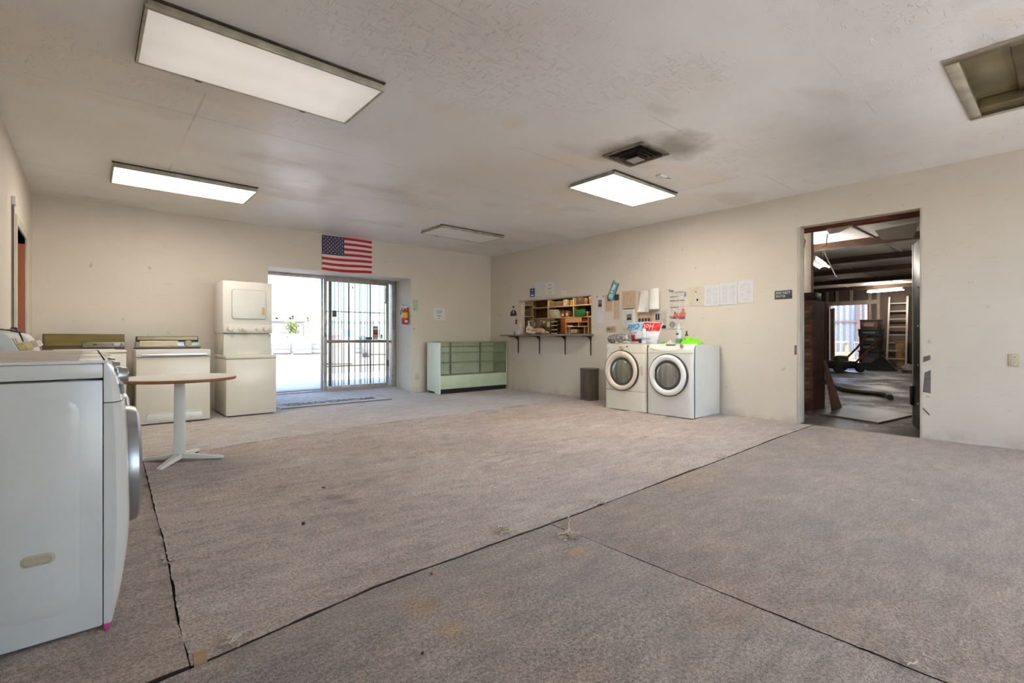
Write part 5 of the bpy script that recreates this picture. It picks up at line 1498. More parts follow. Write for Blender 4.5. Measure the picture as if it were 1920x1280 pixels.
m = MB(); m.lathe([(0.019, 0.21), (0.020, 0.235), (0.014, 0.24), (0.012, 0.275), (0.0001, 0.28)], 16); m.build('nozzle', PLASTIC_W, t)
t = thing('clear_bottle', 'small clear bottle with dark cap behind the spray bottle', 'bottle', (6.52, 3.69, TOP))
m = MB(); m.lathe([(0.0001, 0), (0.04, 0.0), (0.042, 0.01), (0.042, 0.07), (0.02, 0.10), (0.02, 0.115)], 20); m.build('bottle_body', mat('hazy plastic', (196, 192, 200), 0.3), t)
m = MB(); m.lathe([(0.022, 0.113), (0.026, 0.118), (0.026, 0.132), (0.012, 0.135), (0.010, 0.185), (0.0001, 0.186)], 14); m.build('cap', DKGREY, t)
LIME = mat('neon green cloth', (136, 226, 24), 0.85, var=0.12, vscale=12, bump=0.5, bscale=40)
def cloth(label, loc, L, W2, Hh, seed, m_):
    g = MB()
    def fn(u, v):
        y = L / 2 - L * u; x = (v - 0.5) * W2
        e = (math.sin(u * PI) ** 0.5) * (math.sin(v * PI) ** 0.6)
        z = Hh * e * (0.45 + 0.75 * abs(noise.noise(Vector((u * 5 + seed, v * 3, seed)))) * 2 * (1.25 - u)) + 0.001
        return (x + 0.015 * noise.noise(Vector((u * 5, v * 5, seed))), y + 0.02 * noise.noise(Vector((u * 4, v * 6, seed + 2))), z)
    g.grid(fn, 26, 16)
    return tag(g.build('cleaning_cloth', m_, loc=loc, smooth=50), label, 'cloth', 'cloths on the dryers')
cloth('neon green cloth crumpled right of the spray bottle', (6.36, 3.51, TOP), 0.28, 0.22, 0.105, 3, LIME)
cloth('small green cloth lying left of the spray bottle', (6.42, 3.955, TOP), 0.13, 0.14, 0.035, 6, mat('mid green cloth', (104, 190, 70), 0.85, var=0.15, vscale=12))
cloth('thin white wipe lying left of the spray bottle', (6.33, 3.84, TOP), 0.12, 0.10, 0.045, 9, mat('white wipe', (220, 216, 210), 0.9))

# ------------------------------------------------------------------ small bits on the carpet
YARN = mat('frayed beige yarn', (206, 192, 174), 0.95)
def yarn(label, x, y, n, spread, seed, h=0.02, tail=None):
    rnd = random.Random(seed)
    t = thing('yarn_tuft', label, 'carpet yarn', (x, y, 0.006))
    m = MB()
    for i in range(n):
        a = rnd.uniform(0, 2 * PI); p = Vector((rnd.uniform(-1, 1) * spread * .4, rnd.uniform(-1, 1) * spread * .4, rnd.uniform(0, h)))
        pts = [p]
        for k in range(6):
            a += rnd.uniform(-0.9, 0.9)
            p = p + Vector((math.cos(a), math.sin(a), rnd.uniform(-.4, .45))) * spread * 0.22
            p.z = max(0.002, min(h * 1.4, p.z)); pts.append(p.copy())
        m.tube(pts, 0.0026, 5)
    m.build('fibres', YARN, t)
    if tail:
        m = MB(); pts = [Vector((0, 0, 0.01))]
        for k in range(1, 9):
            pts.append(Vector((tail[0] * k / 8 + rnd.uniform(-.006, .006), tail[1] * k / 8 + rnd.uniform(-.006, .006), 0.008 + rnd.uniform(0, .006))))
        m.tube(pts, 0.0028, 5); m.build('loose_thread', YARN, t)
    return t
yarn('tangled tuft of frayed yarn below the carpet seam crossing', 1.962, 1.805, 26, 0.05, 1, 0.03, (0.22, 0.19))
yarn('frayed yarn clump on the wrinkled carpet beside the long seam', 1.747, 2.087, 16, 0.045, 2, 0.03, (0.10, -0.075))
yarn('wisp of loose yarn along the seam right of the crossing', 2.50, 2.03, 8, 0.06, 3, 0.012)
yarn('pale thread curl at the seam of the narrow carpet strip', 0.285, 2.87, 5, 0.06, 4, 0.012)
yarn('tuft of fuzz on the seam near the torn carpet corner', 0.375, 1.945, 14, 0.03, 5, 0.03)
yarn('stray yarn sticking up at the near carpet seam', 2.03, 0.33, 6, 0.03, 6, 0.06)
yarn('little fluff on the seam in front of the white dryer', 4.32, 2.09, 10, 0.04, 8, 0.02)
def bit(label, x, y, r, col, seed, z=0.012, cat='debris'):
    m = MB(); m.blob((0, 0, r[2]), r, 9, seed, 0.5, 1.5)
    return tag(m.build('debris_bit', mat('bit %d' % seed, col, 0.8, var=0.1), loc=(x, y, z), rot=(0, 0, seed)), label, cat, 'small debris on the carpet')
bit('dark lump of dirt on the wrinkled carpet left of centre', 0.929, 2.896, (0.012, 0.010, 0.010), (62, 50, 44), 1)
bit('flat brown chip on the wrinkled carpet toward the table', 1.264, 3.518, (0.022, 0.012, 0.005), (112, 96, 84), 2)
bit('white chip lying on the wrinkled carpet', 2.189, 2.766, (0.016, 0.006, 0.003), (226, 222, 214), 3)
bit('small orange crumb next to the long carpet seam', 1.18, 1.925, (0.007, 0.006, 0.006), (170, 84, 48), 4, 0.004)
bit('cream chip at the edge of the narrow carpet strip', 0.292, 2.953, (0.008, 0.005, 0.004), (226, 200, 160), 5)
bit('crumpled bright pink scrap under the nearest washer', 0.05, 2.348, (0.012, 0.010, 0.012), (214, 84, 148), 6, 0.002)
bit('pale chip on the brown carpet before the workshop doorway', 4.90, 1.93, (0.008, 0.006, 0.004), (220, 214, 204), 7, 0.008)
bit('white sliver on the brown carpet far right', 4.124, 0.713, (0.012, 0.004, 0.003), (226, 220, 208), 8, 0.008)
bit('brown leaf crumb in the foreground carpet', 0.86, 1.46, (0.006, 0.005, 0.006), (90, 66, 48), 9, 0.003)

# ------------------------------------------------------------------ the office behind the service window
OX0, OX1, OY0, OY1 = XR + XT, 8.92, 5.2, 9.34
OFW = mat('office dim paint', (188, 178, 162), 0.7, var=0.08)
m = MB()
m.box(OX1, OX1 + 0.12, OY0 - 0.12, OY1 + 0.12, -0.1, 3.05); m.box(OX0, OX1, OY0 - 0.12, OY0, -0.1, 3.05); m.box(OX0, OX1, OY1, OY1 + 0.12, -0.1, 3.05)
struct(m.build('wall_office', OFW, smooth=0, merge=False), 'walls of the little office behind the service window', 'wall')
struct(B(OX0, OX1, OY0, OY1, -0.1, 0.0).build('floor_office', SUBFLOOR, smooth=0), 'office floor behind the service window', 'floor')
struct(B(OX0, OX1, OY0, OY1, 2.7, 3.04).build('ceiling_office', OFW, smooth=0), 'office ceiling behind the service window', 'ceiling')
SHW = mat('cream shelf timber', (206, 190, 158), 0.6, var=0.1, vscale=4, stretch=(3, 0.5, 3))
SHB = mat('brown shelf back', (112, 92, 64), 0.7, var=0.15)
SHO = mat('orange brown veneer', (140, 82, 36), 0.55, var=0.12, vscale=4, stretch=(4, 4, 0.5))
t = thing('office_shelving', 'cream open shelving on the back wall of the office', 'shelves', (8.60, 7.20, 0))
B(0.28, 0.31, -0.4, 2.13, 1.20, 2.35).build('back_board', SHB, t)
for y in (0.0 - 0.42, 0.544, 1.39, 2.10):
    B(0.0, 0.28, y - 0.014, y + 0.014, 1.56, 2.35).build('upright', SHW, t, bev=0.002)
for z in (1.575, 1.845, 2.10):
    B(0.004, 0.28, -0.40, 2.10, z - 0.011, z + 0.011).build('shelf', SHW, t, bev=0.002)
t = thing('wall_shelves', 'dusty grey shelves along the left end wall of the office', 'shelves', (7.15, 9.33, 0))
for z in (1.62, 1.90):
    B(0, 1.35, -0.36, 0, z - 0.012, z + 0.012).build('shelf', mat('dusty grey timber', (152, 142, 128), 0.7, var=0.12), t, bev=0.002)
for x in (0.03, 1.3):
    B(x - 0.012, x + 0.012, -0.36, -0.0, 1.4, 2.3).build('upright', mat('dusty grey timber', (0, 0, 0)), t)
# counter desk inside
t = thing('office_desk', 'office worktop behind the service window', 'desk', (8.15, 7.2, 0))
B(0.0, 0.74, -1.9, 2.1, 1.14, 1.175).build('desk_top', mat('grey laminate', (150, 142, 130), 0.6), t, bev=0.003)
for y in (-1.85, 0.1, 2.0):
    B(0.05, 0.7, y, y + 0.04, 0.0, 1.14).build('side_panel', OFW, t)
# small things on the shelves: box-shaped wares with lids, tins, tubs
def carton(label, name, x, y, z, dx, dy, dz, col, lid=None, cat='box', rz=0.0, band=None):
    t = thing(name, label, cat, (x, y, z), rz, 'things on the office shelves')
    b = B(0, dx, -dy / 2, dy / 2, 0, dz * (0.86 if lid else 1)).build('box_body', mat('box %d %d %d' % col, col, 0.6, var=0.12), t, bev=0.004)
    if lid:
        B(-0.006, dx + 0.006, -dy / 2 - 0.006, dy / 2 + 0.006, dz * 0.80, dz).build('lid', mat('box %d %d %d' % lid, lid, 0.6, var=0.1), t, bev=0.004)
    else:
        B(-0.001, dx + 0.001, -0.012, 0.012, dz * 0.5, dz + 0.001).build('tape', mat('dull tape', (150, 130, 104), 0.5), t)
    if band:
        B(-0.003, 0.0, -dy * 0.35, dy * 0.35, dz * 0.2, dz * 0.6).build('label', mat('box %d %d %d' % band, band, 0.6), b, smooth=0)
    return t
SX = 8.64
zt, zm, zb = 1.857, 1.587, 1.188
carton('grey-beige tub on the upper shelf left of the white packet', 'storage_tub', SX, 8.48, zt, 0.2, 0.14, 0.13, (150, 140, 126), (170, 160, 144))
carton('wide taupe box on the upper middle shelf', 'storage_tub', SX, 8.28, zt, 0.22, 0.20, 0.12, (140, 128, 112), (160, 148, 132))
carton('white packet leaning on the upper middle shelf', 'paper_packet', SX, 8.05, zt, 0.12, 0.10, 0.15, (206, 198, 182))
carton('yellow box on the upper middle shelf', 'yellow_box', SX, 7.85, zt, 0.14, 0.06, 0.13, (206, 164, 50))
carton('dark purple-grey box on the upper right shelf', 'storage_tub', SX, 7.58, zt, 0.22, 0.22, 0.2, (88, 72, 74))
carton('dull red-brown box on the upper right shelf', 'storage_tub', SX, 7.40, zt, 0.22, 0.12, 0.15, (126, 92, 78))
carton('pale tin at the right end of the upper shelf', 'storage_tin', SX, 7.26, zt, 0.16, 0.08, 0.17, (150, 126, 98), (190, 176, 150), 'tin')
carton('pale blue-grey basket on the middle shelf', 'wire_basket', SX - 0.04, 8.41, zm, 0.24, 0.26, 0.19, (186, 194, 196), (200, 204, 204), 'basket')
carton('brown carton behind the pale basket on the middle shelf', 'brown_carton', SX + 0.1, 8.205, zm, 0.12, 0.10, 0.20, (124, 88, 62))
carton('small brown tin with white label left of its twin', 'label_tin', SX, 8.12, zm, 0.12, 0.10, 0.13, (104, 76, 56), None, 'tin', 0, (216, 206, 186))
carton('small brown tin with white label right of its twin', 'label_tin', SX, 7.98, zm, 0.12, 0.11, 0.15, (112, 88, 64), None, 'tin', 0, (206, 196, 176))
carton('bright green bin on the right middle shelf', 'green_bin', SX - 0.05, 7.54, zm, 0.24, 0.34, 0.15, (26, 112, 74), (34, 124, 84), 'bin')
carton('dark clutter standing in the green bin', 'dark_toolbox', SX + 0.06, 7.54, zm + 0.152, 0.12, 0.2, 0.05, (84, 70, 58), None, 'box')
carton('deep blue crate at the right end of the middle shelf', 'blue_crate', SX + 0.13, 7.22, zm, 0.09, 0.26, 0.24, (20, 62, 128), (24, 70, 140), 'crate')
carton('little cream jar in front of the blue crate', 'cream_jar', SX - 0.04, 7.32, zm, 0.05, 0.05, 0.10, (168, 130, 104), (206, 198, 182), 'jar')
carton('grey document box on the left end wall shelf', 'document_box', 7.75, 9.10, 1.632, 0.32, 0.2, 0.14, (120, 112, 102), (138, 130, 118))
carton('dark basket on the left end wall shelf', 'dark_basket', 8.20, 9.10, 1.632, 0.2, 0.2, 0.16, (72, 66, 60), (88, 80, 72), 'basket')
carton('pale toy box on the left end wall shelf', 'pale_box', 7.35, 9.10, 1.632, 0.2, 0.2, 0.17, (182, 170, 156))
# pegboard with hanging things
t = thing('grey_pegboard', 'grey pegboard hung with cables in the office', 'pegboard', (8.56, 8.72, 1.18))
B(0.0, 0.02, -0.39, 0.58, 0.0, 0.37).build('board', mat('grey board', (138, 130, 120), 0.7, var=0.1), t)
for yy, zz, w, h, col in ((-0.20, 0.24, 0.09, 0.13, (224, 224, 226)), (-0.04, 0.30, 0.07, 0.06, (214, 216, 220)), (0.06, 0.34, 0.03, 0.03, (210, 206, 200))):
    B(-0.006, 0.0, yy - w / 2, yy + w / 2, zz - h / 2, zz + h / 2).build('pinned_note', mat('note %d' % int(yy * 100), col, 0.6), t, smooth=0)
m = MB()
for i in range(7):
    rnd = random.Random(i); a0 = rnd.uniform(0, 6)
    cy, cz, r = -0.12 + rnd.uniform(-.15, .15), 0.13 + rnd.uniform(-.04, .05), rnd.uniform(0.05, 0.1)
    m.tube([(-0.012 - 0.004 * i, cy + r * math.cos(a0 + k * 0.45), cz + r * math.sin(a0 + k * 0.45)) for k in range(13)], 0.006, 5)
m.build('hanging_cables', mat('dark cable', (60, 54, 50), 0.6), t)
t = thing('grey_satchel', 'grey-green bag hanging on the pegboard in the office', 'bag', (8.46, 9.04, 1.30))
m = MB(); m.blob((0, 0, 0.12), (0.06, 0.16, 0.13), 16, 3, 0.12); m.build('bag_body', mat('grey canvas', (136, 132, 120), 0.8, var=0.1), t, smooth=60)
m = MB(); m.tube([(-0.02, -0.12, 0.16), (-0.03, -0.16, 0.26), (-0.02, -0.10, 0.31), (0, 0.02, 0.30)], 0.012, 6); m.build('strap', mat('dark strap', (96, 90, 82), 0.7), t)
# paper trays
t = thing('paper_trays', 'stack of dark paper trays on the office desk', 'paper tray', (8.42, 8.205, 1.177))
for i, z in enumerate((0.0, 0.09, 0.19, 0.28)):
    m = MB(); m.box(0, 0.3, -0.12, 0.12, z, z + 0.012); m.box(0, 0.3, -0.12, -0.11, z, z + 0.06); m.box(0, 0.3, 0.11, 0.12, z, z + 0.06); m.box(0.29, 0.3, -0.12, 0.12, z, z + 0.06)
    tr = m.build('tray', mat('charcoal tray', (66, 64, 64), 0.4), t, bev=0.003)
    B(0.01, 0.28, -0.105, 0.105, z + 0.013, z + 0.03).build('papers', BLANK, tr)
m = MB(); m.box(0.0, 0.012, -0.13, -0.118, 0, 0.37); m.box(0.0, 0.012, 0.118, 0.13, 0, 0.37); m.build('posts', mat('charcoal tray', (0, 0, 0)), t)
# brown cabinet and cubby organiser
t = thing('veneer_cabinet', 'orange-brown veneer panel cabinet in the office', 'cabinet', (8.50, 7.96, 1.176))
B(0.0, 0.36, -0.10, 0.10, 0, 0.375).build('body', SHO, t, bev=0.003); B(-0.012, 0.0, -0.095, 0.095, 0.01, 0.37).build('door', SHO, t, bev=0.003)
MB().cyl((-0.012, -0.07, 0.2), (-0.03, -0.07, 0.2), 0.007, 0.010, 10).build('knob', SILVER, t)
t = thing('desk_organiser', 'cream edged cubby organiser on the office desk', 'organiser', (8.44, 7.50, 1.176))
CUB = mat('pale pine edge', (214, 186, 154), 0.6, var=0.06)
B(0.28, 0.30, -0.34, 0.34, 0, 0.37).build('back_board', SHO, t)
for y in (0.34, -0.34):
    B(0, 0.28, y - 0.008, y + 0.008, 0, 0.37).build('side', CUB, t)
B(0, 0.28, -0.332, 0.332, 0.27, 0.284).build('shelf', CUB, t); B(0, 0.28, -0.332, 0.332, 0.165, 0.18).build('shelf', CUB, t)
B(0, 0.28, -0.06, -0.046, 0.18, 0.27).build('divider', CUB, t); B(0, 0.28, 0.22, 0.236, 0.0, 0.165).build('divider', CUB, t); B(0, 0.28, -0.235, -0.22, 0.0, 0.165).build('divider', CUB, t)
B(0.0, 0.02, -0.15, 0.332, 0.284, 0.37).build('name_panel', mat('dusty pink board', (196, 158, 130), 0.6), t)
B(0.02, 0.26, 0.0, 0.20, 0.02, 0.11).build('grey_drawer', mat('pale grey drawer', (172, 164, 150), 0.5), t, bev=0.003)
B(0.02, 0.24, 0.14, 0.31, 0.182, 0.20).build('paper_stack', BLANK, t)
t = thing('office_lamp', 'plain ceiling lamp lighting the office', 'lamp', (7.9, 7.5, 2.7))
m = MB(); m.lathe([(0.16, 0.0), (0.17, -0.03), (0.14, -0.08), (0.0001, -0.10)], 28); m.build('diffuser', mat('office lamp glow', (240, 232, 214), 0.5, emit=(255, 226, 184), estr=OFFICE), t)

# ------------------------------------------------------------------ workshop beyond the doorway
WX0, WX1, WY0, WY1 = XR + XT, 23.4, -2.0, 9.0
def ws_floor_mat():
    k = Nodes('oily workshop concrete')
    v = k.coord('Object')
    c = k.mix(k.ramp(k.noise(v, 0.8, 5, 0.6), [(0.35, BW(0)), (0.65, BW(1))]), lin((86, 74, 65)), lin((56, 47, 40)))
    sp = k.ramp(k.noise(v, 26, 3, 0.7), [(0.66, BW(0)), (0.72, BW(1))])
    c = k.mix(k.math('MULTIPLY', sp, 0.5), c, lin((190, 182, 170)))
    k.l.new(c, k.b.inputs['Base Color'])
    k.l.new(k.ramp(k.noise(v, 1.3, 4), [(0.4, BW(0.35)), (0.62, BW(0.7))]), k.b.inputs['Roughness'])
    k.l.new(k.bump(k.noise(v, 30, 4), 0.4, 0.01), k.b.inputs['Normal'])
    return k.m
WSF = ws_floor_mat()
struct(B(WX0, WX1 + 0.2, WY0, WY1, -0.15, -0.012).build('floor_workshop', WSF, smooth=0), 'oily concrete floor of the workshop', 'floor')
struct(B(XR, WX0, DY0, DY1, -0.15, -0.006).build('floor_threshold', WSF, smooth=0), 'bare threshold under the workshop doorway', 'floor')
WSC = mat('grimy white roof boards', (214, 208, 202), 0.55, var=0.12, vscale=1.2)
rc = struct(B(WX0, WX1 + 0.2, WY0, WY1, 3.06, 3.2).build('ceiling_workshop', WSC, smooth=0), 'grimy white boarded workshop ceiling on dark beams', 'ceiling')
for bx_ in (11.6, 14.0, 16.4, 19.4, 22.2):
    m = MB(); m.box(bx_, bx_ + 0.10, WY0, WY1, 2.93, 3.06)
    m.build('beam', DKWOOD, rc, smooth=0)
# ceiling panel battens
for yv in (2.6, 4.2, 5.8):
    B(WX0, WX1, yv, yv + 0.03, 3.04, 3.06).build('batten', mat('pale batten', (176, 166, 156), 0.6), rc, smooth=0)
WSW = mat('dark workshop boards', (104, 88, 77), 0.8, var=0.2, vscale=2, stretch=(1, 1, 0.3))
WSG = mat('grey black junk wall', (84, 78, 76), 0.8, var=0.3, vscale=3)
WSP = mat('pale workshop paint', (190, 180, 168), 0.8, var=0.15)
FDY0, FDY1, FDZ = 5.45, 6.78, 2.43
m = MB()
m.box(WX1, WX1 + 0.16, WY0, FDY0, -0.1, 3.06); m.box(WX1, WX1 + 0.16, FDY0, FDY1, FDZ, 3.06); m.box(WX1, WX1 + 0.16, FDY1, 7.0, -0.1, 3.06)
fw_ = struct(m.build('wall_workshop_far', WSW, smooth=0, merge=False), 'brown boarded far wall of the workshop with open doorway', 'wall')
for yv in (3.9, 5.1, 5.38, 6.0, 6.5, 6.86):
    B(WX1 - 0.06, WX1, yv - 0.05, yv + 0.05, FDZ if 5.45 < yv < 6.78 else 0.0, 3.06).build('stud', mat('pale dusty stud', (164, 148, 134), 0.8, var=0.1), fw_, smooth=0)
B(WX1 - 0.07, WX1, 5.1, 6.9, FDZ, FDZ + 0.16).build('header', mat('pale dusty stud', (0, 0, 0)), fw_, smooth=0)
struct(B(WX1, WX1 + 0.16, 7.0, WY1, -0.1, 3.06).build('wall_workshop_corner', WSG, smooth=0), 'dark far corner wall of the workshop', 'wall')
struct(B(9.1, WX1, WY1, WY1 + 0.15, -0.1, 3.06).build('wall_workshop_left', WSP, smooth=0), 'pale left side wall of the workshop', 'wall')
struct(B(WX0, WX1, WY0 - 0.15, WY0, -0.1, 3.06).build('wall_workshop_right', WSP, smooth=0), 'pale right side wall of the workshop', 'wall')
# far door leaf standing open, cream
d3 = sempty('door_3', 'cream door leaf standing open at the far end of the workshop', (WX1, 6.74, 0.0), R_(-62))
d3['category'] = 'door'
B(-0.02, 0.02, -0.62, 0.0, 0.02, 2.3).build('door_leaf', mat('cream door paint', (226, 214, 196), 0.5), d3, bev=0.004)
B(-0.035, -0.02, -0.55, -0.50, 1.0, 1.4).build('push_bar', DKGREY, d3)
# red-brown jamb
m = MB(); m.box(WX1 - 0.08, WX1 + 0.02, FDY0 - 0.05, FDY0, 0, FDZ); m.box(WX1 - 0.08, WX1 + 0.02, FDY1, FDY1 + 0.06, 0, FDZ)
struct(m.build('trim_4', mat('rusty jamb', (150, 104, 86), 0.6), smooth=0), 'rust red jamb of the far workshop doorway', 'trim')
# near door leaf, black, swung open into the workshop
d4 = sempty('door_4', 'black steel door leaf swung open at the workshop doorway', (WX0 + 0.02, 1.115, 0.02), R_(17.5))
d4['category'] = 'door'
DKM = mat('black scuffed steel', (40, 38, 38), 0.4, 0.3, var=0.3, vscale=6)
B(0, 0.68, -0.045, 0.0, 0.0, 2.2).build('door_leaf', DKM, d4, bev=0.003)
B(0.66, 0.70, -0.05, 0.005, 0.0, 2.2).build('edge_channel', mat('lit steel edge', (172, 166, 158), 0.35, 0.7), d4, bev=0.002)  # pale strip paints the light caught on the leaf's steel edge
for z in (0.3, 0.75, 1.2, 1.65):
    MB().cyl((0.3, 0.0, z), (0.3, 0.012, z), 0.014, 0.01, 10).build('bolt', SILVER, d4)
B(0.60, 0.69, 0.0, 0.03, 0.25, 0.48).build('lock_box', BLACK, d4, bev=0.004)
# hanging bits under the header
t = thing('torn_lining', 'torn cream lining hanging from the doorway head', 'torn lining', (WX0 + 0.06, 1.95, 2.49))
m = MB(); m.add([(0, 0.14, 0), (0, -0.30, 0.0), (0.10, -0.28, 0.02), (0.14, 0.02, -0.08), (0.05, 0.10, -0.10)], [(0, 1, 2, 3, 4)]); m.add([(0.01, 0.14, 0.004), (0.01, -0.30, 0.004), (0.11, -0.28, 0.024), (0.15, 0.02, -0.076), (0.06, 0.10, -0.096)], [(4, 3, 2, 1, 0)])
m.build('torn_sheet', mat('cream tatter', (190, 176, 160), 0.8, var=0.2), t)
MB().tube([(0.06, 0.12, -0.09), (0.05, 0.13, -0.17), (0.06, 0.14, -0.24), (0.06, 0.19, -0.25)], 0.007, 6).build('hook', DKGREY, t)
t = thing('door_header_beam', 'rust brown beam just behind the doorway head', 'beam', (WX0 + 0.05, DY0, 2.40))
B(0, 0.12, -0.1, 1.4, 0.055, 0.12).build('beam_body', mat('rust brown beam', (110, 62, 40), 0.7, var=0.2), t)
t = thing('cable_bundle', 'dark cable bundle hanging inside the left edge of the workshop doorway', 'cables', (8.1, 2.74, 1.75))
m = MB()
for i in range(9):
    rnd = random.Random(40 + i)
    y0 = rnd.uniform(-0.04, 0.05)
    m.tube([(rnd.uniform(0, .1), y0 + rnd.uniform(-.02, .02), 1.302 - 0.125 * k - (rnd.uniform(0, .04) if k else 0)) for k in range(rnd.randint(6, 10))], 0.008, 5)
m.build('cables', mat('dark brown cable', (66, 54, 48), 0.6), t)
# drawer cabinet stack at the left
t = thing('parts_cabinet', 'tall brown small-parts cabinet left inside the workshop', 'cabinet', (8.05, 2.52, 0.0))
CB = mat('red brown cabinet', (98, 60, 44), 0.55, var=0.2)
B(0, 0.5, 0.02, 0.34, 0, 1.64).build('cabinet_body', CB, t)
for z in range(7):
    for yk in range(2):
        d_ = B(-0.012, 0.0, 0.03 + yk * 0.155, 0.17 + yk * 0.155, 0.12 + z * 0.21, 0.30 + z * 0.21).build('drawer', mat('drawer brown', (122, 84, 66), 0.5, var=0.25), t, bev=0.003)
        B(-0.022, -0.012, 0.07 + yk * 0.155, 0.13 + yk * 0.155, 0.20 + z * 0.21, 0.225 + z * 0.21).build('drawer_pull', mat('pale pull', (140, 118, 100), 0.5), d_)
t = thing('blue_bin', 'blue plastic container on top of the brown parts cabinet', 'container', (8.08, 2.77, 1.64))
m = MB(); m.lathe([(0.0001, 0), (0.05, 0), (0.055, 0.14), (0.045, 0.14), (0.042, 0.01)], 16); m.build('bin_body', mat('violet blue plastic', (84, 76, 150), 0.45), t)
m = MB(); m.lathe([(0.056, 0.13), (0.060, 0.14), (0.054, 0.148), (0.045, 0.14)], 16); m.build('rim', mat('violet blue plastic', (0, 0, 0)), t)
t = thing('black_case', 'black tool case on top of the brown parts cabinet', 'case', (8.10, 2.60, 1.64))
B(0, 0.3, -0.06, 0.09, 0.0, 0.12).build('case_body', BLACK, t, bev=0.008); MB().tube([(-0.005, -0.03, 0.06), (-0.03, -0.03, 0.07), (-0.03, 0.05, 0.07), (-0.005, 0.05, 0.06)], 0.006, 6).build('handle', DKGREY, t)
t = thing('wall_post', 'pale square post at the left inside the workshop', 'post', (9.3, 3.02, -0.012))
B(-0.06, 0.06, -0.07, 0.07, 0.0, 3.05).build('post_shaft', mat('pale concrete post', (176, 164, 152), 0.7), t, bev=0.004); B(-0.10, 0.10, -0.11, 0.11, 0.0, 0.04).build('base_plate', STEEL_DK, t)
# leaning plywood board
t = thing('leaning_board', 'brown plywood offcut leaning against the parts cabinet', 'board', (8.3, 2.41, -0.012))
m = MB(); m.hexa([(0.0, -0.05, 0), (0.55, -0.02, 0), (0.55, 0.0, 0), (0.0, -0.03, 0)], [(0.0, 0.06, 0.75), (0.10, 0.065, 0.75), (0.10, 0.085, 0.75), (0.0, 0.08, 0.75)])
m.build('board_sheet', mat('brown ply', (140, 104, 80), 0.7, var=0.1), t)
# sheet lying on the floor, hose
t = thing('floor_sheet', 'grey sheet of board lying flat inside the workshop doorway', 'board', (0, 0, -0.012))
m = MB(); P_ = [(7.60, 1.66), (8.75, 1.50), (9.30, 2.40), (7.95, 2.60)]
m.hexa([(p[0], p[1], 0.0) for p in P_], [(p[0], p[1], 0.022) for p in P_])
m.build('board_sheet', mat('grey worn board', (138, 128, 120), 0.4, var=0.2, vscale=2), t)
t = thing('black_hose', 'thick black hose snaking over the workshop floor', 'hose', (0, 0, 0))
hp = [(16.0, 5.0), (14.356, 4.348), (13.2, 3.80), (12.049, 3.348), (11.6, 3.1), (11.463, 2.911), (11.35, 2.7), (11.339, 2.535), (11.177, 2.336), (10.9, 2.22)]
m = MB(); m.tube([(a, b, 0.03) for a, b in hp], 0.042, 10); m.build('hose_tube', BLACK, t, smooth=60)
MB().cyl((10.9, 2.22, 0.035), (10.72, 2.17, 0.035), 0.055, 0.05, 14).build('coupling', DKGREY, t)
# mower
t = thing('push_mower', 'push mower with orange-brown handle standing in the workshop', 'mower', (18.5, 5.05, -0.012), R_(-38))
MW = mat('dark mower deck', (62, 60, 56), 0.5, 0.2); MH = mat('orange brown handle', (150, 88, 54), 0.45, 0.3)
m = MB(); m.prism([(-0.42, 0.12), (0.42, 0.12), (0.44, 0.24), (0.30, 0.36), (-0.25, 0.36), (-0.44, 0.26)], 1, -0.33, 0.33); m.build('deck', MW, t, bev=0.04)
m = MB(); m.lathe([(0.20, 0.34), (0.20, 0.46), (0.15, 0.52), (0.0001, 0.53)], 20, (0.02, 0, 0)); m.build('engine', mat('mower engine', (92, 88, 50), 0.5), t)
for wx in (-0.36, 0.36):
    for wy in (-0.38, 0.38):
        w_ = MB(); w_.lathe([(0.05, -0.04), (0.15, -0.04), (0.16, 0.0), (0.15, 0.04), (0.05, 0.04)], 20, (wx, wy, 0.16), 1); w_.build('wheel', RUBBER, t)
for hy in (-0.28, 0.28):
    MB().tube([(0.30, hy, 0.32), (0.75, hy, 0.75), (1.10, hy, 1.12)], 0.032, 8).build('handle_bar', MH, t)
MB().tube([(1.10, -0.28, 1.12), (1.16, -0.2, 1.18), (1.18, 0, 1.19), (1.16, 0.2, 1.18), (1.10, 0.28, 1.12)], 0.024, 8).build('grip', BLACK, t)
# ladder
t = thing('step_ladder', 'tall pale ladder leaning on the far workshop wall', 'ladder', (22.9, 4.46, -0.012), 0)
LD = mat('pale aluminium ladder', (190, 176, 164), 0.45, 0.4)
for yy in (-0.29, 0.29):
    m = MB(); m.hexa([(0.0, yy - 0.03, 0), (0.06, yy - 0.03, 0), (0.06, yy + 0.03, 0), (0.0, yy + 0.03, 0)], [(0.36, yy * 0.95 - 0.03, 2.68), (0.42, yy * 0.95 - 0.03, 2.68), (0.42, yy * 0.95 + 0.03, 2.68), (0.36, yy * 0.95 + 0.03, 2.68)]); m.build('rail', LD, t)
for k in range(8):
    z = 0.30 + k * 0.30
    B(0.03 + 0.134 * z, 0.09 + 0.134 * z, -0.27, 0.27, z, z + 0.04).build('rung', LD, t)
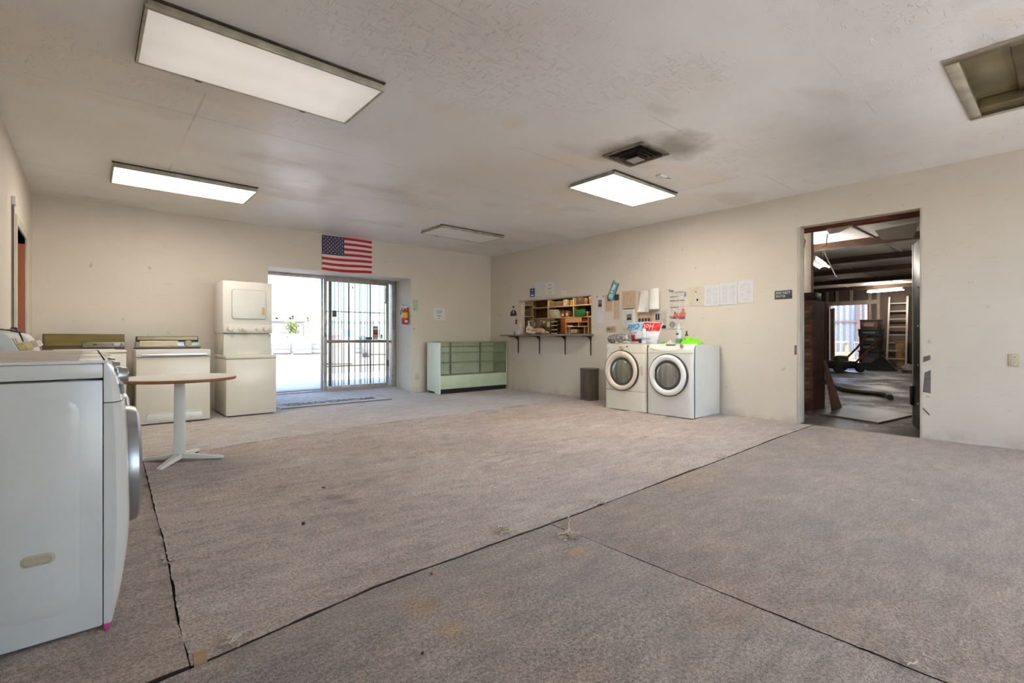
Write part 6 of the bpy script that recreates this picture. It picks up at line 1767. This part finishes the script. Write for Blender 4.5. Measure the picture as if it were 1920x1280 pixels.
# dark stacked crates at the right of the far doorway
for k, (z, h, w, col, lb) in enumerate(((0.0, 0.62, 0.62, (58, 58, 60), 'large dark crate at the bottom of the stack by the ladder'), (0.62, 0.30, 0.56, (62, 66, 60), 'dark green crate second from the bottom of the stack by the ladder'),
                             (0.92, 0.28, 0.60, (70, 66, 62), 'dark crate third from the bottom of the stack by the ladder'), (1.20, 0.24, 0.66, (54, 54, 52), 'dark crate below the top one of the stack by the ladder'), (1.44, 0.36, 0.54, (104, 78, 70), 'red-brown carton topping the stack by the ladder'))):
    t = thing('storage_crate', lb, 'crate', (22.4, 5.20, z - 0.012), 0, 'crates by the far doorway')
    B(0, 0.7, -w / 2, w / 2, 0, h - 0.03).build('crate_body', mat('crate %d' % k, col, 0.6, var=0.2), t, bev=0.01)
    B(-0.015, 0.715, -w / 2 - 0.015, w / 2 + 0.015, h - 0.05, h).build('rim', mat('crate %d' % k, col), t, bev=0.006)
    B(-0.012, 0.0, -w * 0.3, w * 0.3, h * 0.25, h * 0.6).build('front_label', mat('crate label %d' % k, tuple(min(255, q + 40) for q in col), 0.6), t)
t = thing('tilted_panel', 'dark square panel lying tilted before the ladder', 'panel', (20.3, 3.95, -0.01), R_(10), rot=(R_(-38), R_(18), R_(20)))
B(-0.05, 0.05, -0.02, 0.62, 0.0, 0.62).build('panel_sheet', mat('dark mesh panel', (66, 58, 54), 0.7), t); B(-0.06, 0.06, -0.04, -0.02, -0.02, 0.64).build('panel_edge', mat('pale panel edge', (160, 150, 140), 0.6), t)
t = thing('yellow_bucket', 'yellow-brown bucket behind the ladder', 'bucket', (23.17, 4.35, -0.012))
m = MB(); m.lathe([(0.0001, 0), (0.17, 0), (0.20, 0.95), (0.19, 0.95), (0.16, 0.02)], 20); m.build('bucket_body', mat('ochre drum', (156, 124, 78), 0.6, var=0.15), t); m = MB(); m.lathe([(0.202, 0.93), (0.212, 0.95), (0.195, 0.965)], 20); m.build('rim', mat('ochre drum', (0, 0, 0)), t)
t = thing('white_rag', 'white rag heaped by the black door leaf', 'rag', (19.5, 3.45, -0.012)); m = MB(); m.blob((0, 0, 0.13), (0.22, 0.2, 0.14), 14, 5, 0.5, 2.5); m.build('rag_heap', mat('white rag cloth', (206, 202, 196), 0.9), t)
# dark clutter at the left of the far doorway
for k, (x, y, sx, sy, sz, col, lb) in enumerate(((22.3, 7.45, 0.8, 0.9, 1.0, (66, 62, 60), 'dark machine cabinet left of the far doorway'), (21.6, 7.15, 0.5, 0.4, 0.55, (80, 76, 74), 'grey machine box before the dark machine cabinet'), (22.6, 7.5, 0.5, 0.7, 0.8, (58, 54, 56), 'dark box standing on the dark machine cabinet'))):
    t = thing('machine_box', lb, 'machine', (x, y, (1.0 if k == 2 else -0.012)), 0)
    B(-sx / 2, sx / 2, -sy / 2, sy / 2, 0.0, sz).build('housing', mat('junk %d' % k, col, 0.6, var=0.25), t, bev=0.02)
    B(-sx / 2 - 0.012, -sx / 2, -sy * 0.36, sy * 0.36, sz * 0.2, sz * 0.8).build('front_panel', mat('junk panel %d' % k, tuple(q + 24 for q in col), 0.5), t, bev=0.004)
    MB().tube([(-sx / 2 - 0.01, sy * 0.2, sz * 0.6), (-sx / 2 - 0.05, sy * 0.2, sz * 0.6), (-sx / 2 - 0.05, sy * 0.2, sz * 0.4), (-sx / 2 - 0.01, sy * 0.2, sz * 0.4)], 0.012, 6).build('handle', SILVER, t)
t = thing('shop_extinguisher', 'small red extinguisher hung left of the far doorway', 'fire extinguisher', (23.30, 6.98, 0.75))
m = MB(); m.lathe([(0.0001, 0), (0.075, 0), (0.08, 0.02), (0.08, 0.38), (0.03, 0.45), (0.025, 0.48)], 18); m.build('cylinder', EXR, t); B(-0.085, -0.02, -0.05, 0.05, 0.14, 0.28).build('label', BLANK, t); B(-0.03, 0.03, -0.06, 0.06, 0.47, 0.51).build('valve', BLACK, t)
t = thing('leaning_pipes', 'bright metal strips leaning left of the mower', 'metal strips', (20.2, 6.2, -0.012))
for k in range(3):
    m = MB(); m.tube([(0.1 * k, -0.5 + 0.16 * k, 0.02), (0.3 + 0.1 * k, 0.25, 0.55)], 0.018, 6); m.build('strip', mat('pale metal strip', (206, 204, 202), 0.4, 0.4), t)
# fluorescent batten lamps
def batten(label, x, y, z, L, rz, es):
    t = thing('strip_light', label, 'strip light', (x, y, z), rz, 'workshop strip lights')
    B(0, L, -0.05, 0.05, 0.03, 0.12).build('housing', mat('grey lamp housing', (150, 142, 132), 0.5), t, bev=0.004)
    for q in (-0.085, 0.085):
        MB().cyl((0.03, q, 0.03), (L - 0.03, q, 0.03), 0.017, n=10).build('tube', mat('strip tube %d' % int(es), (240, 240, 240), 0.4, emit=(255, 250, 240), estr=es), t)
    for q in (0.2, L - 0.2):
        MB().cyl((q, 0, 0.12), (q, 0, 3.07 - z), 0.004, n=6).build('hanger', STEEL_DK, t)
    return t
batten('strip light hanging at the left of the workshop ceiling', 10.6, 3.36, 2.56, 1.3, R_(8), STRIP)
batten('strip light at the far right of the workshop', 21.6, 4.0, 2.76, 1.2, R_(70), STRIP)
batten('unseen strip light added to brighten the middle of the workshop', 14.0, 1.2, 2.6, 1.3, 0, STRIP)  # hidden from the doorway, added to give the workshop more light
batten('strip light just inside the workshop doorway', 8.2, 3.9, 2.6, 1.3, 0, STRIP)
t = thing('roof_flap', 'grey sheet hanging from the workshop ceiling near the black door', 'hanging sheet', (10.6, 2.15, 2.6))
m = MB(); m.add([(0, -0.4, 0.44), (0, 0.22, 0.40), (0.1, 0.14, 0.24), (0.1, -0.3, 0.2)], [(0, 1, 2, 3)]); m.add([(0.02, -0.4, 0.44), (0.02, 0.22, 0.40), (0.12, 0.14, 0.24), (0.12, -0.3, 0.2)], [(3, 2, 1, 0)]); m.build('sheet', mat('grey flap', (150, 142, 134), 0.7), t)
t = thing('ceiling_rod', 'thin rod dangling from the workshop beams', 'rod', (12.0, 3.62, 3.05)); MB().tube([(0, 0, 0), (0.05, -0.10, -0.3), (0.1, -0.22, -0.62), (0.1, -0.25, -0.66)], 0.012, 6).build('rod', STEEL_DK, t)

# scattered litter on the workshop floor
rnd = random.Random(5); m = MB()
for i in range(260):
    x, y, a = rnd.uniform(7.2, 17), 0, rnd.uniform(0, 6)
    y = rnd.uniform(0.16 * x, 0.34 * x); s_ = rnd.uniform(0.01, 0.035)
    m.add([(x + s_ * math.cos(a + q) * (1 if q % 2 else .4), y + s_ * math.sin(a + q), 0.001 + 0.004 * (q == 1)) for q in (0, 1.6, 3.1, 4.7)], [(0, 1, 2, 3)])
o = m.build('floor_litter', mat('pale litter', (196, 188, 176), 0.8, var=0.3), loc=(0, 0, -0.011), smooth=0, recalc=False)
tag(o, 'pale litter scattered over the workshop floor', 'litter', kind='stuff')

# ------------------------------------------------------------------ outdoors
SAND = mat('pale sandy ground', (128, 115, 99), 0.95, var=0.07, vscale=0.5, bump=0.2, bscale=8)
GZ = 0.12
m = MB(); m.box(-400, 500, YO, 600, GZ - 0.3, GZ - 0.004)
struct(m.build('ground', SAND, smooth=0), 'pale sandy lot in front of the building', 'ground')
m = MB(); m.box(WX1 + 0.2, 500, -300, YO, -0.3, -0.02)
struct(m.build('ground_yard', mat('tan yard dirt', (150, 125, 98), 0.95, var=0.1, vscale=0.6), smooth=0), 'tan dirt yard behind the workshop', 'ground')
m = MB(); m.box(-400, WX1 + 0.2, -300, YF - 0.2, -0.3, -0.02)  # unseen ground made bright so sunlight bounces up to the ceiling
struct(m.build('ground_rear', mat('bright bounce ground', (226, 220, 211), 0.9, var=0.04, vscale=0.7), smooth=0), 'unseen ground behind the viewer, made pale to bounce light indoors', 'ground')
struct(B(EX0 - 3, EX1 + 3, YO - 0.01, 13.2, GZ - 0.3, GZ).build('porch_slab', mat('grey porch concrete', (182, 176, 172), 0.85, var=0.08, vscale=2), smooth=0), 'grey concrete porch slab outside the entrance', 'pavement')
struct(B(XL - 0.7, WX1, YF - 0.2, YO + 0.02, 3.36, 3.5).build('roof', WSC, smooth=0), 'flat roof over the building', 'roof')

# appliances standing in the lot
ENO = mat('sunlit white enamel', (142, 143, 144), 0.4, var=0.04)
def lot_appliance(label, x, y, w, h, kind):
    t = thing('outdoor_' + kind, label, 'stove' if kind == 'stove' else 'washing machine', (x, y, GZ - 0.004), R_(-22), 'appliances standing in the lot')
    B(-w / 2, w / 2, 0, 0.7, 0.03, h).build('cabinet', ENO, t, bev=0.02)
    d_ = B(-w / 2 + 0.04, w / 2 - 0.04, -0.02, 0.0, 0.30, h - 0.28).build('door', ENO, t, bev=0.01)
    B(-w / 2 + 0.08, w / 2 - 0.3, -0.035, -0.02, h - 0.34, h - 0.31).build('door_handle', GREY, d_)
    B(-w / 2 + 0.04, w / 2 - 0.04, -0.02, 0.0, 0.06, 0.27).build('drawer', ENO, t, bev=0.008)
    m = MB(); m.hexa([(-w / 2, 0.45, h), (w / 2, 0.45, h), (w / 2, 0.7, h), (-w / 2, 0.7, h)], [(-w / 2 + 0.02, 0.53, h + 0.2), (w / 2 - 0.02, 0.53, h + 0.2), (w / 2 - 0.02, 0.7, h + 0.2), (-w / 2 + 0.02, 0.7, h + 0.2)])
    c = m.build('console', ENO, t, bev=0.01)
    for q in (-0.25, 0.25):
        MB().cyl((q, 0.50, h + 0.11), (q, 0.46, h + 0.10), 0.05, 0.045, 14).build('knob', GREY, c)
    if kind == 'stove':
        B(w / 2 - 0.30, w / 2 - 0.1, -0.03, -0.018, h - 0.42, h - 0.22).build('dark_vent', mat('brown vent', (150, 128, 112), 0.6), t)
        MB().tube([(-0.15, 0.3, h + 0.38), (0.2, 0.3, h + 0.38), (0.30, 0.3, h + 0.32), (0.32, 0.3, h + 0.12)], 0.05, 10).build('duct_pipe', GREY, t)
    return t
lot_appliance('white stove with a bent duct in the sunny lot', 8.75, 31.2, 0.98, 0.95, 'stove')
lot_appliance('white washer standing in the middle of the outdoor row', 9.55, 30.0, 1.0, 0.90, 'washer')
lot_appliance('white washer at the right end of the outdoor row', 10.65, 30.4, 1.0, 0.93, 'washer')
lot_appliance('white washer in the second outdoor row behind the stove', 10.2, 34.2, 1.0, 1.08, 'washer')
lot_appliance('white washer in the second outdoor row further right', 11.6, 33.8, 1.0, 1.0, 'washer')
lot_appliance('white washer seen through the grille in the lot', 13.4, 30.2, 0.9, 0.9, 'washer')
t = thing('scrap_pallet', 'rusty brown scrap plank lying in the lot', 'plank', (6.6, 18.0, GZ - 0.004), R_(-30)); B(-0.2, 0.9, -0.06, 0.06, 0, 0.03).build('plank', DKWOOD, t); B(0.0, 0.1, -0.2, 0.2, 0.03, 0.05).build('cross_plank', DKWOOD, t)
# rack, pole, red drum
t = thing('metal_rack', 'tall brown open rack behind the outdoor appliances', 'rack', (18.6, 56.0, GZ - 0.004), R_(-22))
RK = mat('rusty rack steel', (150, 110, 92), 0.6)
for q in (-0.65, 0.65):
    B(q - 0.04, q + 0.04, -0.04, 0.04, 0, 2.75).build('post', RK, t)
for k in range(6):
    B(-0.65, 0.65, -0.3, 0.3, 0.3 + k * 0.45, 0.36 + k * 0.45).build('rack_shelf', RK, t)
t = thing('utility_pole', 'leaning utility pole behind the outdoor appliances', 'pole', (40.6, 118.0, GZ - 0.004)); PLm = mat('pole timber', (196, 166, 140), 0.8)
MB().tube([(0, 0, 0), (0.1, 0, 5.6)], 0.13, 8).build('pole_shaft', PLm, t); B(-0.8, 0.9, -0.06, 0.06, 5.0, 5.14).build('cross_arm', PLm, t)
t = thing('red_container', 'faded red container behind the outdoor appliances', 'container', (20.6, 58.0, GZ - 0.004), R_(-22))
B(-0.6, 2.2, 0, 1.2, 0.05, 1.25).build('container_body', mat('faded red paint', (204, 150, 138), 0.7), t); B(-0.64, 2.24, -0.04, 1.24, 1.25, 1.33).build('lid', mat('faded red paint', (0, 0, 0)), t)
t = thing('white_building', 'long white building across the lot', 'building', (12.0, 70.0, GZ - 0.004), R_(-10))
B(0, 10.2, 0, 8, 0, 3.2).build('building_wall', mat('white building wall', (140, 139, 138), 0.8), t); B(-0.2, 10.4, -0.2, 8.2, 3.2, 3.4).build('roof_edge', mat('roof edge', (220, 214, 208), 0.8), t)
t = thing('low_building', 'pale low building far beyond the lot behind the grille', 'building', (33.0, 90.0, GZ - 0.004), R_(-25))
B(0, 24, 0, 8, 0, 4.0).build('building_wall', mat('pale tan wall', (222, 214, 204), 0.8), t); B(-0.2, 24.2, -0.2, 8.2, 4.0, 4.3).build('roof_edge', mat('roof edge', (0, 0, 0)), t)
for k in range(4):
    B(3 + k * 5, 4.6 + k * 5, -0.04, 0.0, 1.2, 2.6).build('window', mat('far window', (150, 164, 172), 0.2), t)
# shrub by the rack, palms far away
LEAF = mat('olive leaves', (128, 136, 84), 0.8, var=0.25, vscale=3); LEAFP = mat('palm fronds', (104, 116, 66), 0.8, var=0.2); TRK = mat('palm trunk', (160, 138, 116), 0.9)
t = thing('lot_shrub', 'olive shrub growing beside the brown rack', 'shrub', (16.9, 56.6, GZ - 0.004))
m = MB(); rnd = random.Random(9)
for i in range(420):
    d = Vector((rnd.gauss(0, .3), rnd.gauss(0, .3), rnd.uniform(0.3, 2.7))); a = rnd.uniform(0, 6); s_ = rnd.uniform(.08, .17)
    m.add([d + Vector((s_ * math.cos(a), s_ * math.sin(a), 0)), d + Vector((0, 0, s_)), d - Vector((s_ * math.cos(a), s_ * math.sin(a), 0)), d + Vector((s_ * .3, 0, -s_))], [(0, 1, 2, 3)])
m.build('foliage', LEAF, t, smooth=0, merge=False, recalc=False); MB().cyl((0, 0, 0), (0, 0, 1.0), 0.06, 0.03, 8).build('stem', TRK, t)
def palm(label, x, y, h, r, seed):
    rnd = random.Random(seed)
    t = thing('palm_tree', label, 'palm tree', (x, y, GZ - 0.01), 0, 'palms on the horizon')
    MB().tube([(0, 0, 0), (0.15, 0, h * .5), (0.1, 0, h)], 0.3, 8, 0.22).build('trunk', TRK, t)
    m = MB()
    for i in range(26):
        a, el = rnd.uniform(0, 2 * PI), rnd.uniform(-0.5, 1.3)
        d = Vector((math.cos(a) * math.cos(el), math.sin(a) * math.cos(el), math.sin(el))); s_ = Vector((-math.sin(a), math.cos(a), 0)) * r * 0.22
        c0 = Vector((0.1, 0, h)); p1 = c0 + d * r * .55; p2 = c0 + d * r - Vector((0, 0, r * .35))
        m.add([c0 - s_ * .3, p1 - s_, p2, p1 + s_, c0 + s_ * .3], [(0, 1, 2, 3, 4)])
    m.build('fronds', LEAFP, t, smooth=0, recalc=False)
palm('leftmost distant palm above the white building', 62.2, 230, 9.3, 1.7, 1)
palm('short distant palm second from the left', 65.5, 230, 8.0, 1.3, 2)
palm('distant palm left in the close pair', 68.0, 230, 9.3, 1.8, 3)
palm('taller distant palm right in the close pair', 69.6, 232, 10.4, 1.7, 4)
palm('lone distant palm above the brown rack', 75.6, 230, 9.6, 1.6, 5)
# seat-like cart seen through the lower pane
t = thing('shop_cart', 'grey seat-shaped cart standing in the lot behind the grille', 'cart', (10.7, 23.8, GZ - 0.004), R_(-30))
m = MB(); m.prism([(-0.12, 0.0), (0.0, 0.0), (0.22, 0.02), (0.26, 0.42), (0.05, 0.50), (0.02, 1.05), (-0.16, 1.12), (-0.26, 0.95), (-0.22, 0.3)], 1, -0.22, 0.22); m.v = [(p[0] * 1.0, p[1], p[2]) for p in m.v]; m.build('seat', mat('grey vinyl', (128, 126, 124), 0.6, var=0.15), t, bev=0.03)
B(0.2, 1.6, -0.05, 0.05, 0.10, 0.16).build('tow_bar', STEEL_DK, t)
for q in (-0.24, 0.24):
    w_ = MB(); w_.lathe([(0.04, -0.03), (0.12, -0.03), (0.12, 0.03), (0.04, 0.03)], 16, (0.0, q, 0.12), 1); w_.build('wheel', RUBBER, t)
# yard beyond the workshop: corrugated fence and clutter
t = thing('corrugated_fence', 'pale corrugated metal fence behind the far workshop doorway', 'fence', (33.0, 4.0, -0.02))
m = MB(); n = 120
vs = []
for z in (0.3, 3.2):
    for i in range(n + 1):
        vs.append((0.05 * math.sin(i * PI / 2), 9.0 * i / n, z))
m.add(vs, [(i, i + 1, n + 2 + i, n + 1 + i) for i in range(n)]); m.build('corrugated_sheet', mat('galvanised sheet', (160, 162, 164), 0.5, 0.2), t, smooth=0, recalc=False)
for yv in (2.0, 4.1, 6.2):
    B(-0.14, -0.06, yv - 0.06, yv + 0.06, 0, 3.3).build('fence_post', mat('rusty brown post', (140, 110, 98), 0.7), t)
B(-0.12, -0.06, 0, 9, 2.0, 2.1).build('fence_rail', mat('rusty brown post', (0, 0, 0)), t)
for k, (x, y, lb, col) in enumerate(((31.5, 8.6, 'pale wooden worktable in the yard behind the workshop', (190, 164, 130)), (30.5, 7.2, 'blue-grey frame of scrap in the yard behind the workshop', (176, 184, 186)))):
    t = thing('yard_table', lb, 'table', (x, y, -0.02), R_(20 + 20 * k))
    B(-0.5, 0.5, -0.35, 0.35, 0.85, 0.92).build('table_top', mat('yard top %d' % k, col, 0.7), t)
    for ax_ in (-0.42, 0.42):
        for ay in (-0.28, 0.28):
            B(ax_ - 0.04, ax_ + 0.04, ay - 0.04, ay + 0.04, 0, 0.86).build('leg', mat('yard top %d' % k, col), t)
    B(-0.42, 0.42, -0.25, 0.25, 0.3, 0.34).build('lower_shelf', mat('yard top %d' % k, col), t)
